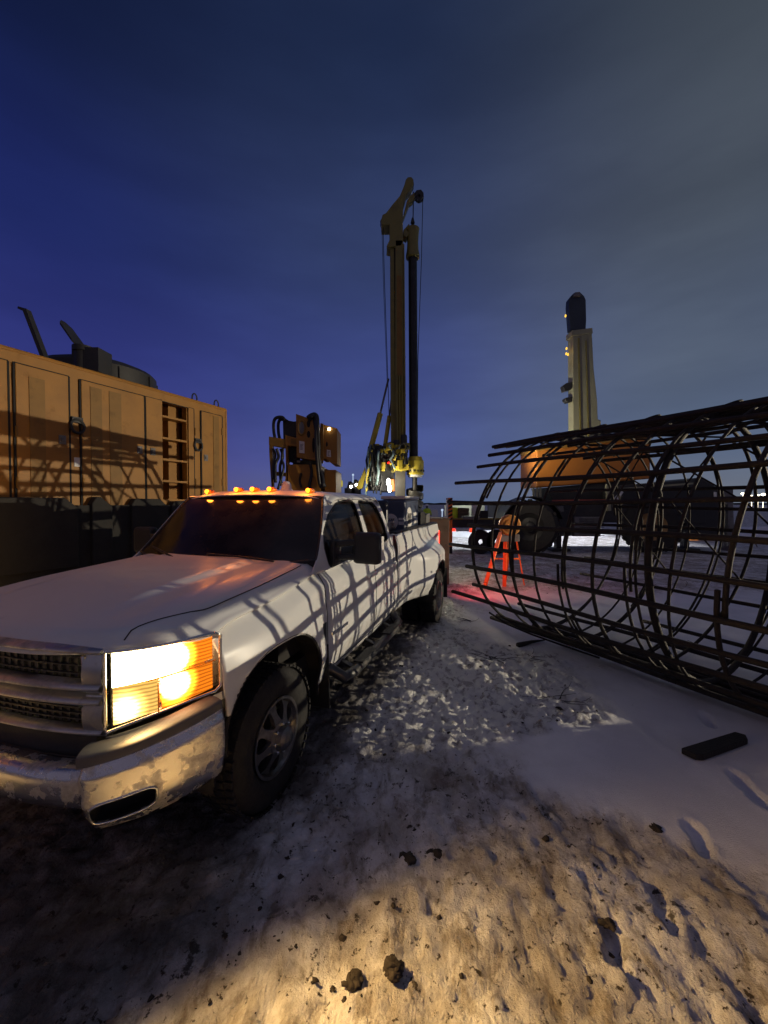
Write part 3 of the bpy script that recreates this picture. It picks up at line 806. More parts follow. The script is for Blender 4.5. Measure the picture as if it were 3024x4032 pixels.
    for z0, z1 in ((1.079, 1.187), (.880, .966)):
        k = MB()
        for w in frange(-.53, .53, .042): k.bar((w, s_front(w)+.04, z0), (w, s_front(w)+.04, z1), .006, .02)
        for z in frange(z0+.018, z1-.018, .030):
            for w in frange(-.53, .49, .106): k.bar((w, s_front(w)+.038, z), (w+.106, s_front(w+.106)+.038, z), .018, .006)
        k.build('grille_lattice', lat_m, gm)
    # bumper: centre bar, corner wraps, painted caps, tow slots
    BP = [(0,-1.055),(.4,-1.037),(.60,-.995),(.70,-.945),(.80,-.862),(.885,-.745),(.945,-.62),(.98,-.50),(.985,-.455)]
    def pb(w): return sinterp(BP, w)
    # arc-length table so the corner is sampled evenly
    tab = [(w, pb(w)) for w in [i*.975/200 for i in range(201)]]
    cum = [0]
    for (a, b), (c, d) in zip(tab, tab[1:]): cum.append(cum[-1]+math.hypot(c-a, d-b))
    def pt(L):
        L = min(max(L, 0), cum[-1])
        import bisect
        i = min(len(cum)-2, max(0, bisect.bisect_right(cum, L)-1)); t = (L-cum[i])/(cum[i+1]-cum[i])
        return lerp(tab[i][0], tab[i+1][0], t), lerp(tab[i][1], tab[i+1][1], t)
    def Lof(w):
        return interp([(tab[i][0], cum[i]) for i in range(0, 201)], w)
    L0, L1 = Lof(.640), cum[-1]
    ztop = lambda t: lerp(.835, .900, sm(0,1,t)); zcap = lambda t: lerp(.765, .850, t); zbot = lambda t: lerp(.485, .50, sm(.3,1,t)) + .07*sm(.1, 0, t)**2
    slot_c, slot_a, slot_h, slot_z = L0+.165, .122, .050, .578
    def slot(Lx, z):
        zc = slot_z+.10*(Lx-slot_c)
        return (((Lx-slot_c)/slot_a)**4+((z-zc)/slot_h)**4)**.25*.05-.05
    for sx in (1, -1):
        def FB(Lx, z, off=0):
            t = (Lx-L0)/(L1-L0); w, s = pt(Lx)
            a, b = zbot(t), zcap(t); q = (z-a)/(b-a)
            curl = .045*max(0, (1-q*2.2))**2 + .018*sm(.8, 1.0, q)
            if abs(Lx-L0) < .02: curl += .012*(1-abs(Lx-L0)/.02)
            k = (1-curl-off)
            return (sx*(w-(curl+off)*sm(.5,.97,w)), s+(curl+off)*(1-sm(.75,.975,w)*.7), z)
        def FBn(u, v):
            t = (u-L0)/(L1-L0); z = v; return FB(u, z)
        b = MB()
        U = frange(L0, L1, .0115); V = frange(0, 1, 1/34)
        def F4(u, z):
            t = (u-L0)/(L1-L0); zz = lerp(zbot(t), zcap(t), z); return FB(u, zz)
        def cut4(u, v):
            t = (u-L0)/(L1-L0); return slot(u, lerp(zbot(t), zcap(t), v))
        b.grid(U, V, F4, cut4)
        bo = b.build('bumper', M_chromed, T, smooth='all', fix=True); md = bo.modifiers.new('solid', 'SOLIDIFY'); md.thickness = .01; md.offset = -1 if sx > 0 else -1
        # painted cap
        c = MB()
        def F5(u, v):
            t = (u-L0)/(L1-L0); w, s = pt(u); z = lerp(zcap(t)+.002, ztop(t), min(1, v*1.25)); back = .012*sm(0,.3,v)*0 + .075*max(0, (v-.55)/.45)**1.0
            return (sx*(w-.004-back*sm(.5,.97,w)), s+.004+back*(1-sm(.75,.975,w)), z+.012*math.sin(min(1,v)*math.pi)*.3)
        c.grid(U[::2], frange(0,1,1/8), F5); c.build('bumper_cap', M_grpl, bo, smooth='all')
        # slot liner and rim
        r = MB(); pts = []
        for kk in range(40):
            a = 2*math.pi*kk/40; cx = math.copysign(abs(math.cos(a))**.5, math.cos(a)); cz = math.copysign(abs(math.sin(a))**.5, math.sin(a))
            Lx = slot_c+slot_a*cx; z = slot_z+slot_h*cz+.10*(Lx-slot_c); pts.append((Lx, z))
        r.tube([FB(a, z, -.001) for a, z in pts], .0055, 6, closed=True); r.build('slot_rim', M_chrome, bo, smooth='all')
        q = MB(); 
        for (a0, z0), (a1, z1) in zip(pts, pts[1:]+pts[:1]):
            q.add([FB(a0,z0,.0), FB(a1,z1,.0), FB(a1,z1,.06), FB(a0,z0,.06)], [(0,1,2,3)])
        q.add([FB(a, z, .06) for a, z in pts], [tuple(range(40))]); q.build('slot_liner', M_black, bo)
    b = MB()
    def F6(a, v):
        w = a*.638; s = pb(abs(w))+.040; t = 2*v-1; return (w, s-.028*(1-t**4)+.010, lerp(.580, .745, v))
    b.grid(frange(-1,1,1/20), frange(0,1,1/12), F6); b.grid(frange(-1,1,1/20), [0,1], lambda a, v: (a*.638, F6(a,1)[1]+.07*v, .745-.004*v))
    b.build('bumper_bar', M_chromed, T, smooth='all')
    m = MB(); m.grid(frange(-1,1,1/12), [0,1], lambda a, v: (a*.60, s_front(a*.6)+.02, lerp(.60, .86, v))); m.grid(frange(-1,1,1/10), [0,1], lambda a, v: (a*.60, lerp(-.80,-.93,v)+.06*(a*a), lerp(.845, .735, v)))
    m.build('air_dam', M_dark, T)
def wheel_mesh(x0, sx, deep, name='wheel', y=0, Rr=.405, w=.235, hidden=False):
    """wheel whose outer face looks along sx"""
    root = MB()
    Rm = .225
    A = Matrix(((0,0,sx),(0,1,0),(-sx,0,0)))
    tp = [(Rm, -w/2+.02),(Rm+.03,-w/2+.002),(Rr-.07,-w/2-.004),(Rr-.02,-w/2+.016),(Rr,-w/2+.045),(Rr+.003,0),(Rr,w/2-.045),(Rr-.02,w/2-.016),(Rr-.07,w/2+.004),(Rm+.03,w/2-.002),(Rm,w/2-.02)]
    root.lathe(tp, (x0, y, Rr), M=A, n=56)
    # tread blocks and shoulder lugs
    for k in range(52):
        a = 2*math.pi*k/52
        for h, wd, sk in ((-.085,.045,.05),(-.03,.04,-.04),(.03,.04,.04),(.085,.045,-.05)):
            aa = a+sk+(.06 if abs(h) < .05 else 0)
            M3 = A @ Matrix.Rotation(aa, 3, 'Z')
            root.box(Vector((x0, y, Rr))+M3 @ Vector((Rr+.003, 0, h)), (.014, .034, wd), M=M3)
    ty = root.build(name, M_rub, T, smooth=True)
    rim = MB()
    f = w/2
    d = .085 if deep else .02
    rim.lathe([(Rm+.004, f-.012),(Rm+.006, f-.002),(Rm-.012, f-.004),(Rm-.022, f-.03),(Rm-.03, f-d-.02),(Rm-.032,-f+.03)], (x0, y, Rr), M=A, n=48)
    if not hidden:
        # eight spokes round a hub
        for k in range(8):
            M3 = A @ Matrix.Rotation(2*math.pi*k/8+.2, 3, 'Z')
            c = Vector((x0, y, Rr))
            z0, z1 = f-d-.01, f-d+(.03 if not deep else -.02)
            pr = [(.085,-.034),(.14,-.021),(.172,-.024),(.20,-.048),(.20,.048),(.172,.024),(.14,.021),(.085,.034)]
            def fn(x, yy, h): return c+M3 @ Vector((x, yy, lerp(z1, z0, (x-.085)/.115)+h))
            rim.prism(pr, -.022, .006, fn)
        z1 = f-d+(.03 if not deep else -.02)
        if deep: rim.lathe([(.10,z1-.03),(.10,z1),(.075,z1+.01),(.07,z1+.005),(.068,z1-.02),(0,z1-.02)], (x0,y,Rr), M=A, n=32)
        else: rim.lathe([(.10,z1-.03),(.10,z1+.004),(.072,z1+.012),(.066,z1+.045),(.045,z1+.062),(0,z1+.066)], (x0,y,Rr), M=A, n=32)
    r = rim.build('rim', M_rim, ty, smooth=True)
    bk = MB(); bk.lathe([(Rm-.03, -.02),(0,-.02)], (x0,y,Rr), M=A, n=32); bk.build('brake_drum', M_under, ty)
    if not hidden:
        ln = MB()
        for k in range(8):
            a = 2*math.pi*k/8; p = Vector((x0,y,Rr))+A @ Vector((.083*math.cos(a), .083*math.sin(a), f-d+(.045 if not deep else -.005)))
            ln.lathe([(.0105,-.02),(.0105,.008),(.006,.014),(0,.014)], p, M=A, n=6)
        ln.build('lug_nut', M_chrome, ty)
    return ty
def build_wheels():
    for sx in (1, -1):
        wheel_mesh(sx*.815, sx, False)
        wheel_mesh(sx*.80, sx, False, y=4.0, hidden=True)
        wheel_mesh(sx*1.085, sx, True, y=4.0)
def build_bed():
    b = MB()
    S0, S1 = 2.50, 5.22
    def Wb(s, z):
        w = .968 - .05*sm(.72,.50,z) - .03*sm(1.30,1.46,z)
        fl = .27*math.exp(-((abs(s-4.02)/.74)**3.6))*sm(1.36, 1.04, z)**1.2
        return w+fl
    def cutb(s, z): return archd(s, z, 4.0, .475, .53, .42, 2.4)*.48
    for sx in (1, -1):
        b.grid(frange(S0, S1, .026), frange(.52, 1.455, .026), lambda s, z: (sx*Wb(s, z), s, z), cutb)
        b.grid(frange(S0, S1, .13), [0, .5, 1], lambda s, t: (sx*lerp(Wb(s,1.455), .84, t), s, 1.455+.012*math.sin(t*math.pi)))
        b.grid(frange(S0, S1, .13), [0, 1], lambda s, t: (sx*.84, s, lerp(1.455, .92, t)))
    # front wall
    b.grid(frange(-.9,.9,.15), [0,1], lambda w, t: (w, S0+.01, lerp(.9, 1.45, t)))
    bo = b.build('bed', M_white, T, smooth=True); md = bo.modifiers.new('solid', 'SOLIDIFY'); md.thickness = .012
    f = MB(); f.box((0, 3.86, .92), (1.7, 2.66, .05)); f.build('bed_floor', M_under, bo)
    t = MB(); t.box((0, 5.20, 1.17), (1.72, .05, .54)); tg = t.build('tailgate', M_white, T, bevel=.012)
    for sx in (1, -1):
        r = MB(); r.box((sx*.885, 3.86, 1.475), (.10, 2.66, .028)); r.build('rail_cap', M_black, T, bevel=.008)
    for sx in (1, -1):
        fl = MB()
        p = []
        for k in range(33):
            a = math.pi*k/32; s = 4-.475*math.copysign(abs(math.cos(a))**.83, math.cos(a)); z = .42+.53*abs(math.sin(a))**.83
            p.append((sx*(Wb(s, z)-.008), s, z))
        fl.tube(p, .014, 6)
        for kk in range(12):
            a0, a1 = math.pi*kk/12, math.pi*(kk+1)/12
            q = [(4-.50*math.cos(a), .42+.56*math.sin(a)) for a in (a0, a1)]
            fl.add([(sx*.62,q[0][0],q[0][1]),(sx*1.19,q[0][0],q[0][1]),(sx*1.19,q[1][0],q[1][1]),(sx*.62,q[1][0],q[1][1])], [(0,1,2,3)])
        fl.build('rear_arch', M_under, T)
    for sx in (1, -1):
        t = MB(); t.box((sx*.925, 5.225, 1.16), (.10, .05, .34)); t.build('tail_lamp', E_red if True else M_black, T, bevel=.01)
    m = MB(); m.tube([(1.236, 3.52, .86),(1.246, 3.52, .86)], .016, 10); m.tube([(1.232, 4.40, 1.15),(1.242, 4.40, 1.15)], .012, 10); m.build('fender_marker', M_black, T)
    bp = MB(); bp.box((0, 5.36, .70), (1.9, .16, .20)); bp.build('rear_bumper', M_chromed, T, bevel=.02)
    for sx in (1, -1):
        mf = MB(); mf.box((sx*.98, 4.56, .50), (.50, .015, .50)); mf.build('rear_mud_flap', M_black, T)
    l = lamp('tail_glow', 'SPOT', (1.02, 5.40, 1.05), 95, (1,.08,.07), .05, None, 84, 1.0); l.parent = T
    l.rotation_euler = Vector((.95, 1.15, -.98)).to_track_quat('-Z', 'Y').to_euler()
def build_mirrors():
    for sx in (1, -1):
        m = MB(); m.box((sx*1.175, .90, 1.475), (.235, .10, .255), M=Matrix.Rotation(R(-6*sx), 3, 'Z'), taper=.96)
        mm = m.build('mirror', M_black, T, bevel=.035, seg=4); mm.modifiers['bevel'].angle_limit = R(30)
        a = MB(); a.bar((sx*.87, .86, 1.50), (sx*1.08, .90, 1.52), .07, .05); a.bar((sx*.87, .88, 1.395), (sx*1.08, .90, 1.40), .07, .045)
        a.box((sx*.905, .87, 1.44), (.05, .14, .20))
        a.build('mirror_arm', M_black, mm, bevel=.012)
        g = MB(); g.box((sx*1.175, .953, 1.475), (.20, .006, .215), M=Matrix.Rotation(R(-6*sx), 3, 'Z')); g.build('mirror_glass', M_chrome, mm)
        e = MB(); e.box((sx*1.293, .925, 1.475), (.006, .05, .19), M=Matrix.Rotation(R(-6*sx), 3, 'Z')); e.build('mirror_edge', M_label, mm)
build_truck()
# ---------------------------------------------------------------- rebar cage lying on the snow
CG = Vector((2.32, 5.76, 1.385)); CPH = R(29); CR = 1.36
cax = Vector((math.sin(CPH), -math.cos(CPH), 0)); cn = Vector((math.cos(CPH), math.sin(CPH), 0))   # axis runs towards the camera's right; cn points away
def cpt(t, a, r=CR):
    """t metres along the axis, angle a from the far side over the top"""
    return CG + cax*t + cn*(r*math.cos(a)) + Vector((0,0,r*math.sin(a)))
def build_cage():
    root = empty('rebar_cage', (CG.x, CG.y, 0), 0, 'big rusty cylindrical reinforcing cage of bars and hoops lying on the snow', 'rebar cage')
    off = Vector((-CG.x, -CG.y, 0)); L = 5.4
    nb = 30
    rr = random.Random(3)
    for k in range(nb):
        a = 2*math.pi*(k+.35)/nb
        t0 = rr.choice([-.75,-.55,-.42,-.30,-.12,-.05]) if math.cos(a) < .3 else rr.choice([-.9,-.5,-.2,.3])
        if rr.random() < .12: t0 = rr.choice([.6, 1.0])
        r0 = CR+.018
        pts = [cpt(t, a+.012*math.sin(t*1.3+k), r0+.008*math.sin(t*2+k*1.7))+off for t in frange(t0, L+rr.uniform(-.2,.3), .35)]
        m = MB(); m.tube(pts, .024 if k % 2 else .0265, 6); m.build('longitudinal_bar', M_rust2, root, smooth='all')
    # paired lap bars near the bottom and the top, as dark bundles
    for a0, n in ((-1.92, 3), (-1.60, 4), (1.30, 5), (1.60, 4), (1.0, 2)):
        for j in range(n):
            a = a0+.035*j; m = MB(); m.tube([cpt(t, a, CR-.03+.022*(j % 2)+.03*math.sin(t*2.6+j*.3)*(a0>0))+off for t in frange(.15+.2*j, L-.1*j, .2)], .022, 6); m.build('lap_bar', M_rust2, root, smooth='all')
    ts = [.0, .05, .36, .62, .66, .98, 1.30, 1.34, 1.64, 1.96, 2.0, 2.30, 2.62, 2.94, 2.99, 3.3, 3.65, 4.0, 4.35, 4.75, 5.15]
    for i, t in enumerate(ts):
        ph = rr.uniform(0, 6.28); tl = rr.uniform(-.07, .07); thick = .0135 if i % 4 else .019
        m = MB()
        pts = []
        n = 56
        for k in range(n+1):
            a = ph+2*math.pi*k/n*1.03
            pts.append(cpt(t+.13*(1+math.cos(a))+(.12+tl)*math.sin(a)+.008*math.sin(3*a+i)+.05*k/n, a, CR-.006+.006*math.sin(2*a+i))+off)
        m.tube(pts, thick, 6); m.build('hoop', M_rust2, root, smooth='all')
    # flat stiffener rings with lattice struts inside
    for t in (2.12, 4.1):
        m = MB(); n = 56
        m.tube([cpt(t, 2*math.pi*k/n, CR-.05)+off for k in range(n)], .030, 8, closed=True); m.build('stiffener_ring', M_rust2, root, smooth='all')
    for t0, t1 in ((.3, 1.1), (1.1, 1.9), (1.9, 2.7), (2.7, 3.5)):
        for a0, a1 in ((1.9, 1.1), (1.1, .35), (.35, -.4)):
            m = MB(); m.tube([cpt(t0, a0, CR-.03)+off, cpt(t1, a1, CR-.03)+off], .011, 6); m.build('brace', M_rust2, root)
            if rr.random() < .35:
                m = MB(); m.tube([cpt(t1, a0, CR-.03)+off, cpt(t0, a1, CR-.03)+off], .011, 6); m.build('brace', M_rust2, root)
    # lifting loops and tie wire on the crown
    for t in (.25, .9, 1.5, 2.2, 2.9):
        for j in range(3):
            a0 = 1.75-.28*j; m = MB()
            m.tube([cpt(t+.10*math.sin(q*3.14)+.06*j, a0-.20*q, CR+.02+.035*math.sin(q*3.14))+off for q in frange(0,1,.125)], .012, 6)
            m.build('lifting_loop', M_rust2, root, smooth='all')
    # loose wire ends
    for k in range(26):
        t = rr.uniform(0, 3.2); a = rr.uniform(0, 6.28); p = cpt(t, a, CR)+off
        q = p+Vector((rr.uniform(-.1,.1), rr.uniform(-.1,.1), rr.uniform(-.08,.1)))
        m = MB(); m.tube([p, (p+q)/2+Vector((.02,0,.02)), q], .003, 4); m.build('tie_wire', M_rust2, root)
    # two bent hoops that fell at its near foot
    m = MB(); m.tube([cpt(t, -1.75-.45*q, CR+.03+.05*q)+off for t, q in ((.02,1.4),(.15,1.0),(.4,.7),(.75,.5),(1.2,.4))], .013, 6); m.build('sprung_bar', M_rust2, root, smooth='all')
build_cage()
def ground_stick(name, pts, r, m, label, cat, r2=None):
    c = Vector(pts[0]); mb = MB(); mb.tube([Vector(p)-c for p in pts], r, 7, r2); return tag(mb.build(name, m, None, smooth='all', loc=c), label, cat)
def gp(u, v, h=.02):
    Y = 5.0
    for _ in range(30):
        p = at(u, v, Y); z = gz(p.x, Y)+h
        # move along the ray until it meets the ground
        a = at(u, v, 1.0)-Vector((0,0,HC)); Y = Y*(HC-z)/(HC-p.z) if HC-p.z > 1e-6 else Y
    return at(u, v, Y)
# debris on the snow
p0, p1 = gp(2712, 2970), gp(2930, 2905)
mb = MB(); d = (p1-p0); c = (p0+p1)/2; ang = math.atan2(d.y, d.x)
mb.prism([(-d.length/2,-.045),(-d.length/2+.05,-.068),(d.length/2-.05,-.05),(d.length/2,-.01),(d.length/2-.03,.045),(-d.length/2-.02,.04)], -.015, .03, lambda x, y, h: Vector((x*math.cos(ang)-y*math.sin(ang), x*math.sin(ang)+y*math.cos(ang), h)))
tag(mb.build('broken_board', M_dkwood, None, loc=c, bevel=.006), 'short dark broken board lying alone on smooth snow at the right', 'board')
p0, p1 = gp(2038, 2541), gp(2145, 2520)
ground_stick('timber_stub', [p0, (p0+p1)/2+Vector((0,0,.01)), p1], .035, M_dkwood, 'tapered dark timber stub on the snow between the cage and the tyre track', 'timber', .008)
rs = random.Random(11)
def twig(u, v, s, n, lab, name='twig_bundle'):
    c = gp(u, v, .0); m = MB()
    for k in range(n):
        a = rs.uniform(0, 6.28); p = Vector((rs.uniform(-.05,.05)*s, rs.uniform(-.05,.05)*s, .01)); pts = [p]
        for j in range(4):
            a += rs.uniform(-.5,.5); p = p+Vector((math.cos(a)*.06*s, math.sin(a)*.06*s, rs.uniform(-.004,.02)*s)); pts.append(p)
        m.tube(pts, .004, 4, .0015)
    tag(m.build(name, M_dkwood, None, loc=c), lab, 'twigs')
twig(1955, 2600, 1.3, 12, 'dark tangle of twigs on the snow below the cage end')
twig(1850, 2450, 1.0, 5, 'few thin dry stalks poking from the snow beside the rear tyre')
twig(2190, 2760, 1.2, 9, 'brushy dark twigs at the right edge of the lit slush patch')
twig(2090, 2590, 1.0, 4, 'sparse curling stems on smooth snow right of the twig tangle')
def clump(u, v, s, lab):
    c = gp(u, v, .0); m = MB(); rr = random.Random(int(u+v))
    for k in range(16):
        m.ball((rr.gauss(0,.3)*s, rr.gauss(0,.3)*s, rr.uniform(-.02,.25)*s*.4), s*rr.uniform(.2,.6), 9, (rr.uniform(.7,1.3),rr.uniform(.7,1.3),.4), 1.0)
    tag(m.build('mud_clump', M_clod, None, smooth='all', loc=c, fix=False), lab, 'mud', 'mud clumps on the snow')
clump(1545, 3815, .044, 'large round dark mud clump near the bottom middle of the snow')
clump(1400, 3865, .036, 'ragged dark mud clump just left of the large round one')
clump(1310, 3895, .010, 'small dark pellet of mud left of the two big clumps')
clump(1600, 3385, .055, 'broad dark mud clump in the upper middle of the trampled snow')
clump(1720, 3360, .042, 'low dark streaky mud clump right of the broad one')
clump(2585, 3265, .032, 'dark mud lump sunk in a boot print at the right')
clump(2400, 3640, .036, 'dark wet mud lump beside a rut at the lower right')
clump(2205, 2790, .030, 'dark lump of mud at the end of the lit slush patch')
# small work lamp bar on the ground far right
# ---------------------------------------------------------------- ochre plant container on its trailer
KS = 1.10
CF = Vector((-2.97*KS, 7.43*KS, 0)); ce = Vector((-.403, -.915, 0)); cnrm = Vector((.915, -.403, 0))
CTOP, CBOT, CLEN, CDEP = 1.835+1.765*KS, 1.02, 8.6, 2.4
def tcoord(u):
    k = (u-1512)/FPX; return (CF.x-k*CF.y)/(k*ce.y-ce.x)
def zcoord(u, v):
    t = tcoord(u); Y = CF.y+ce.y*t; return at(u, v, Y).z
def build_container():
    rz = math.atan2(ce.y, ce.x)             # local x along the side towards the camera, local y = outward normal * s
    root = empty('plant_container', (CF.x, CF.y, 0), rz, 'long ochre generator container with closed doors and a shelved recess beside the pickup', 'container')
    # local y axis = (-ce.y, ce.x) = (.915,-.403): outward
    def bx(m, t0, t1, z0, z1, y0, y1): m.box(((t0+t1)/2, (y0+y1)/2, (z0+z1)/2), (t1-t0, y1-y0, z1-z0))
    rt0, rt1 = tcoord(738), tcoord(643); rz1 = zcoord(690, 1592); rz0 = zcoord(690, 1966)
    m = MB()
    # shell as side frame round the recess, plus top, back and ends
    bx(m, 0, rt0, CBOT, CTOP, -.12, 0); bx(m, rt1, CLEN, CBOT, CTOP, -.12, 0); bx(m, rt0, rt1, rz1, CTOP, -.12, 0); bx(m, rt0, rt1, CBOT, rz0, -.12, 0)
    bx(m, 0, CLEN, CBOT, CTOP, -CDEP, -.45); bx(m, 0, CLEN, CTOP-.06, CTOP+.0, -.45, -.12); bx(m, 0, .06, CBOT, CTOP-.06, -.45, -.12)
    body = m.build('shell', M_orange, root)
    bpy_bm = None
    tr = MB(); tr.tube([(0, -.012, CTOP-.008), (CLEN, -.012, CTOP-.008)], .028, 8); tr.tube([(.0, -.012, CBOT), (.0,-.012, CTOP-.01)], .028, 8); tr.build('edge_trim', M_orange, body, smooth=True)
    zt = CTOP-.17
    doors = [(tcoord(875), tcoord(792)), (tcoord(764), tcoord(574)), (tcoord(571), tcoord(320)), (tcoord(277), tcoord(62)), (tcoord(40), tcoord(40)+1.0)]
    for i, (t0, t1) in enumerate(doors):
        d = MB()
        if i == 1:
            a, b = rt0-.02, rt1+.02
            for q in ((t0+.012, a, CBOT+.02, zt), (b, t1-.012, CBOT+.02, zt), (a, b, rz1+.02, zt), (a, b, CBOT+.02, rz0-.02)): bx(d, q[0], q[1], q[2], q[3], .003, .028)
        else: bx(d, t0+.012, t1-.012, CBOT+.02, zt, .003, .028)
        do = d.build('door', M_orange, root, bevel=.008 if i != 1 else 0)
        s = MB(); 
        for q in ((t0, t0, CBOT, zt), (t1, t1, CBOT, zt), (t0, t1, zt, zt)): s.bar((q[0], .012, q[2]), (q[1], .012, q[3]), .022, .022)
        s.build('door_gasket', M_seam, do)
        panels = {0: [(838, 860)], 2: [(357, 402), (431, 478)], 3: [(118, 180)]}.get(i, [])
        for u0, u1 in panels:
            p = MB(); a, b = tcoord(u1), tcoord(u0); z1 = zcoord(u0, 1465+(u0-118)*.24+ (18 if i==3 else 0)); z0 = CBOT+.62
            bx(p, a, b, z0, z1, .030, .036)
            p.build('vent_panel', M_orange2, do)
    # recess: back, sides and four shelf bars
    r = MB(); bx(r, rt0-.02, rt1+.02, rz0-.03, rz1+.03, -.46, -.448); bx(r, rt0+.0, lerp(rt0, rt1, .45), rz0, rz1, -.447, -.20)
    ro = r.build('recess', M_orange, root)
    for k, v in enumerate((1645, 1728, 1810, 1893)):
        z = lerp(rz1, rz0, (v-1592+3)/(1966-1592)); s = MB(); bx(s, rt0+.004, rt1-.004, z-.018, z+.018, -.44, .004); s.build('shelf', M_orange, ro)
    # latches
    def latch(u, v, r=.055, big=False):
        t, z = tcoord(u), zcoord(u, v); l = MB()
        if big:
            l.tube([(t+.085*math.cos(a)*1.0, .05, z+.095*math.sin(a)) for a in [k*math.pi/8 for k in range(16)]], .020, 8, closed=True); l.box((t, .032, z+.09), (.14,.05,.08))
            l.build('tie_down_ring', M_dark, root, smooth=True)
        else:
            l.box((t, .035, z), (.085,.014,.12)); l.box((t, .05, z), (.05,.03,.055)); l.build('latch', M_grey, root, bevel=.004)
    latch(303, 1680, big=True); latch(777, 1755, big=True); latch(548, 1772); latch(600, 1779); latch(245, 1732); latch(808, 1803)
    for u, v in ((775, 1572), (860, 1598)):
        t = tcoord(u); l = MB(); l.tube([(t+.055*math.cos(a), -.03, CTOP+.05+.09*math.sin(a)) for a in [k*math.pi/8 for k in range(16)]], .013, 6, closed=True); l.build('lifting_eye', M_dark, root, smooth=True)
    for u, v, w, h in ((310, 1820, .10, .13),):
        l = MB(); t = tcoord(u); z = zcoord(u, v); l.box((t, .006, z), (w,.006,h)); l.build('sticker', M_label, root)
    for u in (872, 767, 325, 66):
        for v in (1700, 1900):
            t = tcoord(u); h = MB(); h.tube([(t, .034, zcoord(u, v)-.07), (t, .034, zcoord(u, v)+.07)], .016, 8); h.build('door_hinge', M_orange2, root, smooth=True)
    for z in (zcoord(893,1675), zcoord(893,1815)):
        l = MB(); l.box((-.012, -.06, z), (.03,.10,.16)); l.build('hinge', M_dark, root)
    # running gear, and dark blocks and strip put in for shadow on the doors
    def add_shade_block(u0, u1, v, y=.16, slope=10):
        a, b = tcoord(u1), tcoord(u0); z1 = zcoord((u0+u1)/2, v); q = MB()
        q.prism([(a,.95),(b,.95),(b,z1-.10),(b-.06,z1),(a+.16,z1),(a,z1-.14)], .035, y, lambda x, z, h: (x, h, z)); q.build('shade_block', M_under, root, bevel=.015)
    add_shade_block(-420, 283, 1957); add_shade_block(337, 418, 1957); add_shade_block(494, 640, 1964); add_shade_block(652, 742, 1973)
    q = MB(); a, b = -.0, CLEN; z1 = zcoord(450, 1989); q.box(((a+b)/2, .075, (.75+z1)/2), (b-a, .07, z1-.75)); q.build('shade_strip', M_under, root)
    c = MB(); c.box((CLEN/2, -1.2, .86), (CLEN-.1, 2.2, .26)); c.box((CLEN/2,-.14,.93),(CLEN,.16,.14)); c.build('trailer_frame', M_dark, root)
    for t in (1.6, 2.75, 3.9):
        w = MB(); A = Matrix(((1,0,0),(0,0,1),(0,-1,0))); w.lathe([(.25,-.14),(.42,-.14),(.47,-.09),(.47,.09),(.42,.14),(.25,.14)], (t, -.24, .47), M=A, n=28)
        wo = w.build('trailer_wheel', M_rub, root, smooth=True); w = MB(); w.lathe([(.27,.12),(.24,.06),(.1,.03),(.09,.13),(0,.13)], (t,-.24,.47), M=A, n=24); w.build('rim', M_grey, wo, smooth=True)
    k = MB(); k.box((5.6, -.35, .62), (1.3,.5,.5)); k.box((.3,-.5,.6),(.3,1.6,.5)); k.build('tool_locker', M_dark, root, bevel=.02)
build_container()
def on_container(u, v, dep=.9):
    """point on the roof line above the side, set back from it"""
    t = tcoord(u); return CF+ce*t-cnrm*dep
# low round tank, rain flap and leaning pipe on the roof
def on_roof(u, dep):
    k = (u-1512)/FPX; b = CF-cnrm*dep; t = (b.x-k*b.y)/(k*ce.y-ce.x); c = b+ce*t; c.z = CTOP; return c
def roof_things():
    c = on_roof(400, 1.0)
    m = MB(); m.lathe([(0,.52),(.30,.50),(.60,.42),(.80,.34),(.86,.28),(.86,-.0)], (0,0,0), n=32)
    for k in range(10):
        a = k*.628; m.box((.865*math.cos(a), .865*math.sin(a), .14), (.03,.03,.22), rz=a)
    tag(m.build('roof_tank', M_dark, None, smooth=True, loc=c), 'low round dark fan housing on top of the ochre container', 'fan housing')
    c = on_roof(338, .35)
    r = empty('exhaust_stack', c, 0, 'short black exhaust with an open rain flap on the container roof', 'exhaust')
    m = MB(); m.lathe([(.12,0),(.12,.36),(.14,.36),(.14,.44),(.10,.44)], n=20); m.box((.10,.05,.22),(.40,.30,.36)); m.build('pipe', M_dark, r, smooth=True)
    m = MB(); a = R(52); m.prism([(0,-.09),(.10,-.13),(.42,-.12),(.50,-.04),(.50,.04),(.42,.12),(.10,.13),(0,.09)], -.02, .02, lambda x, y, h: Vector((-.02-x*math.cos(a)*.9, y, .42+x*math.sin(a)+h))); m.build('rain_flap', M_dark, r)
    p1 = on_roof(192, .12); p0 = at(105, 1222, p1.y)
    m = MB(); m.bar((0,0,0), p0-p1, .085, .05); m.bar(p0-p1, (p0-p1)+Vector((-.10,.0,.03)), .05,.03)
    tag(m.build('roof_davit', M_dark, None, loc=p1), 'leaning black bar sticking up from the container roof', 'bar')
roof_things()
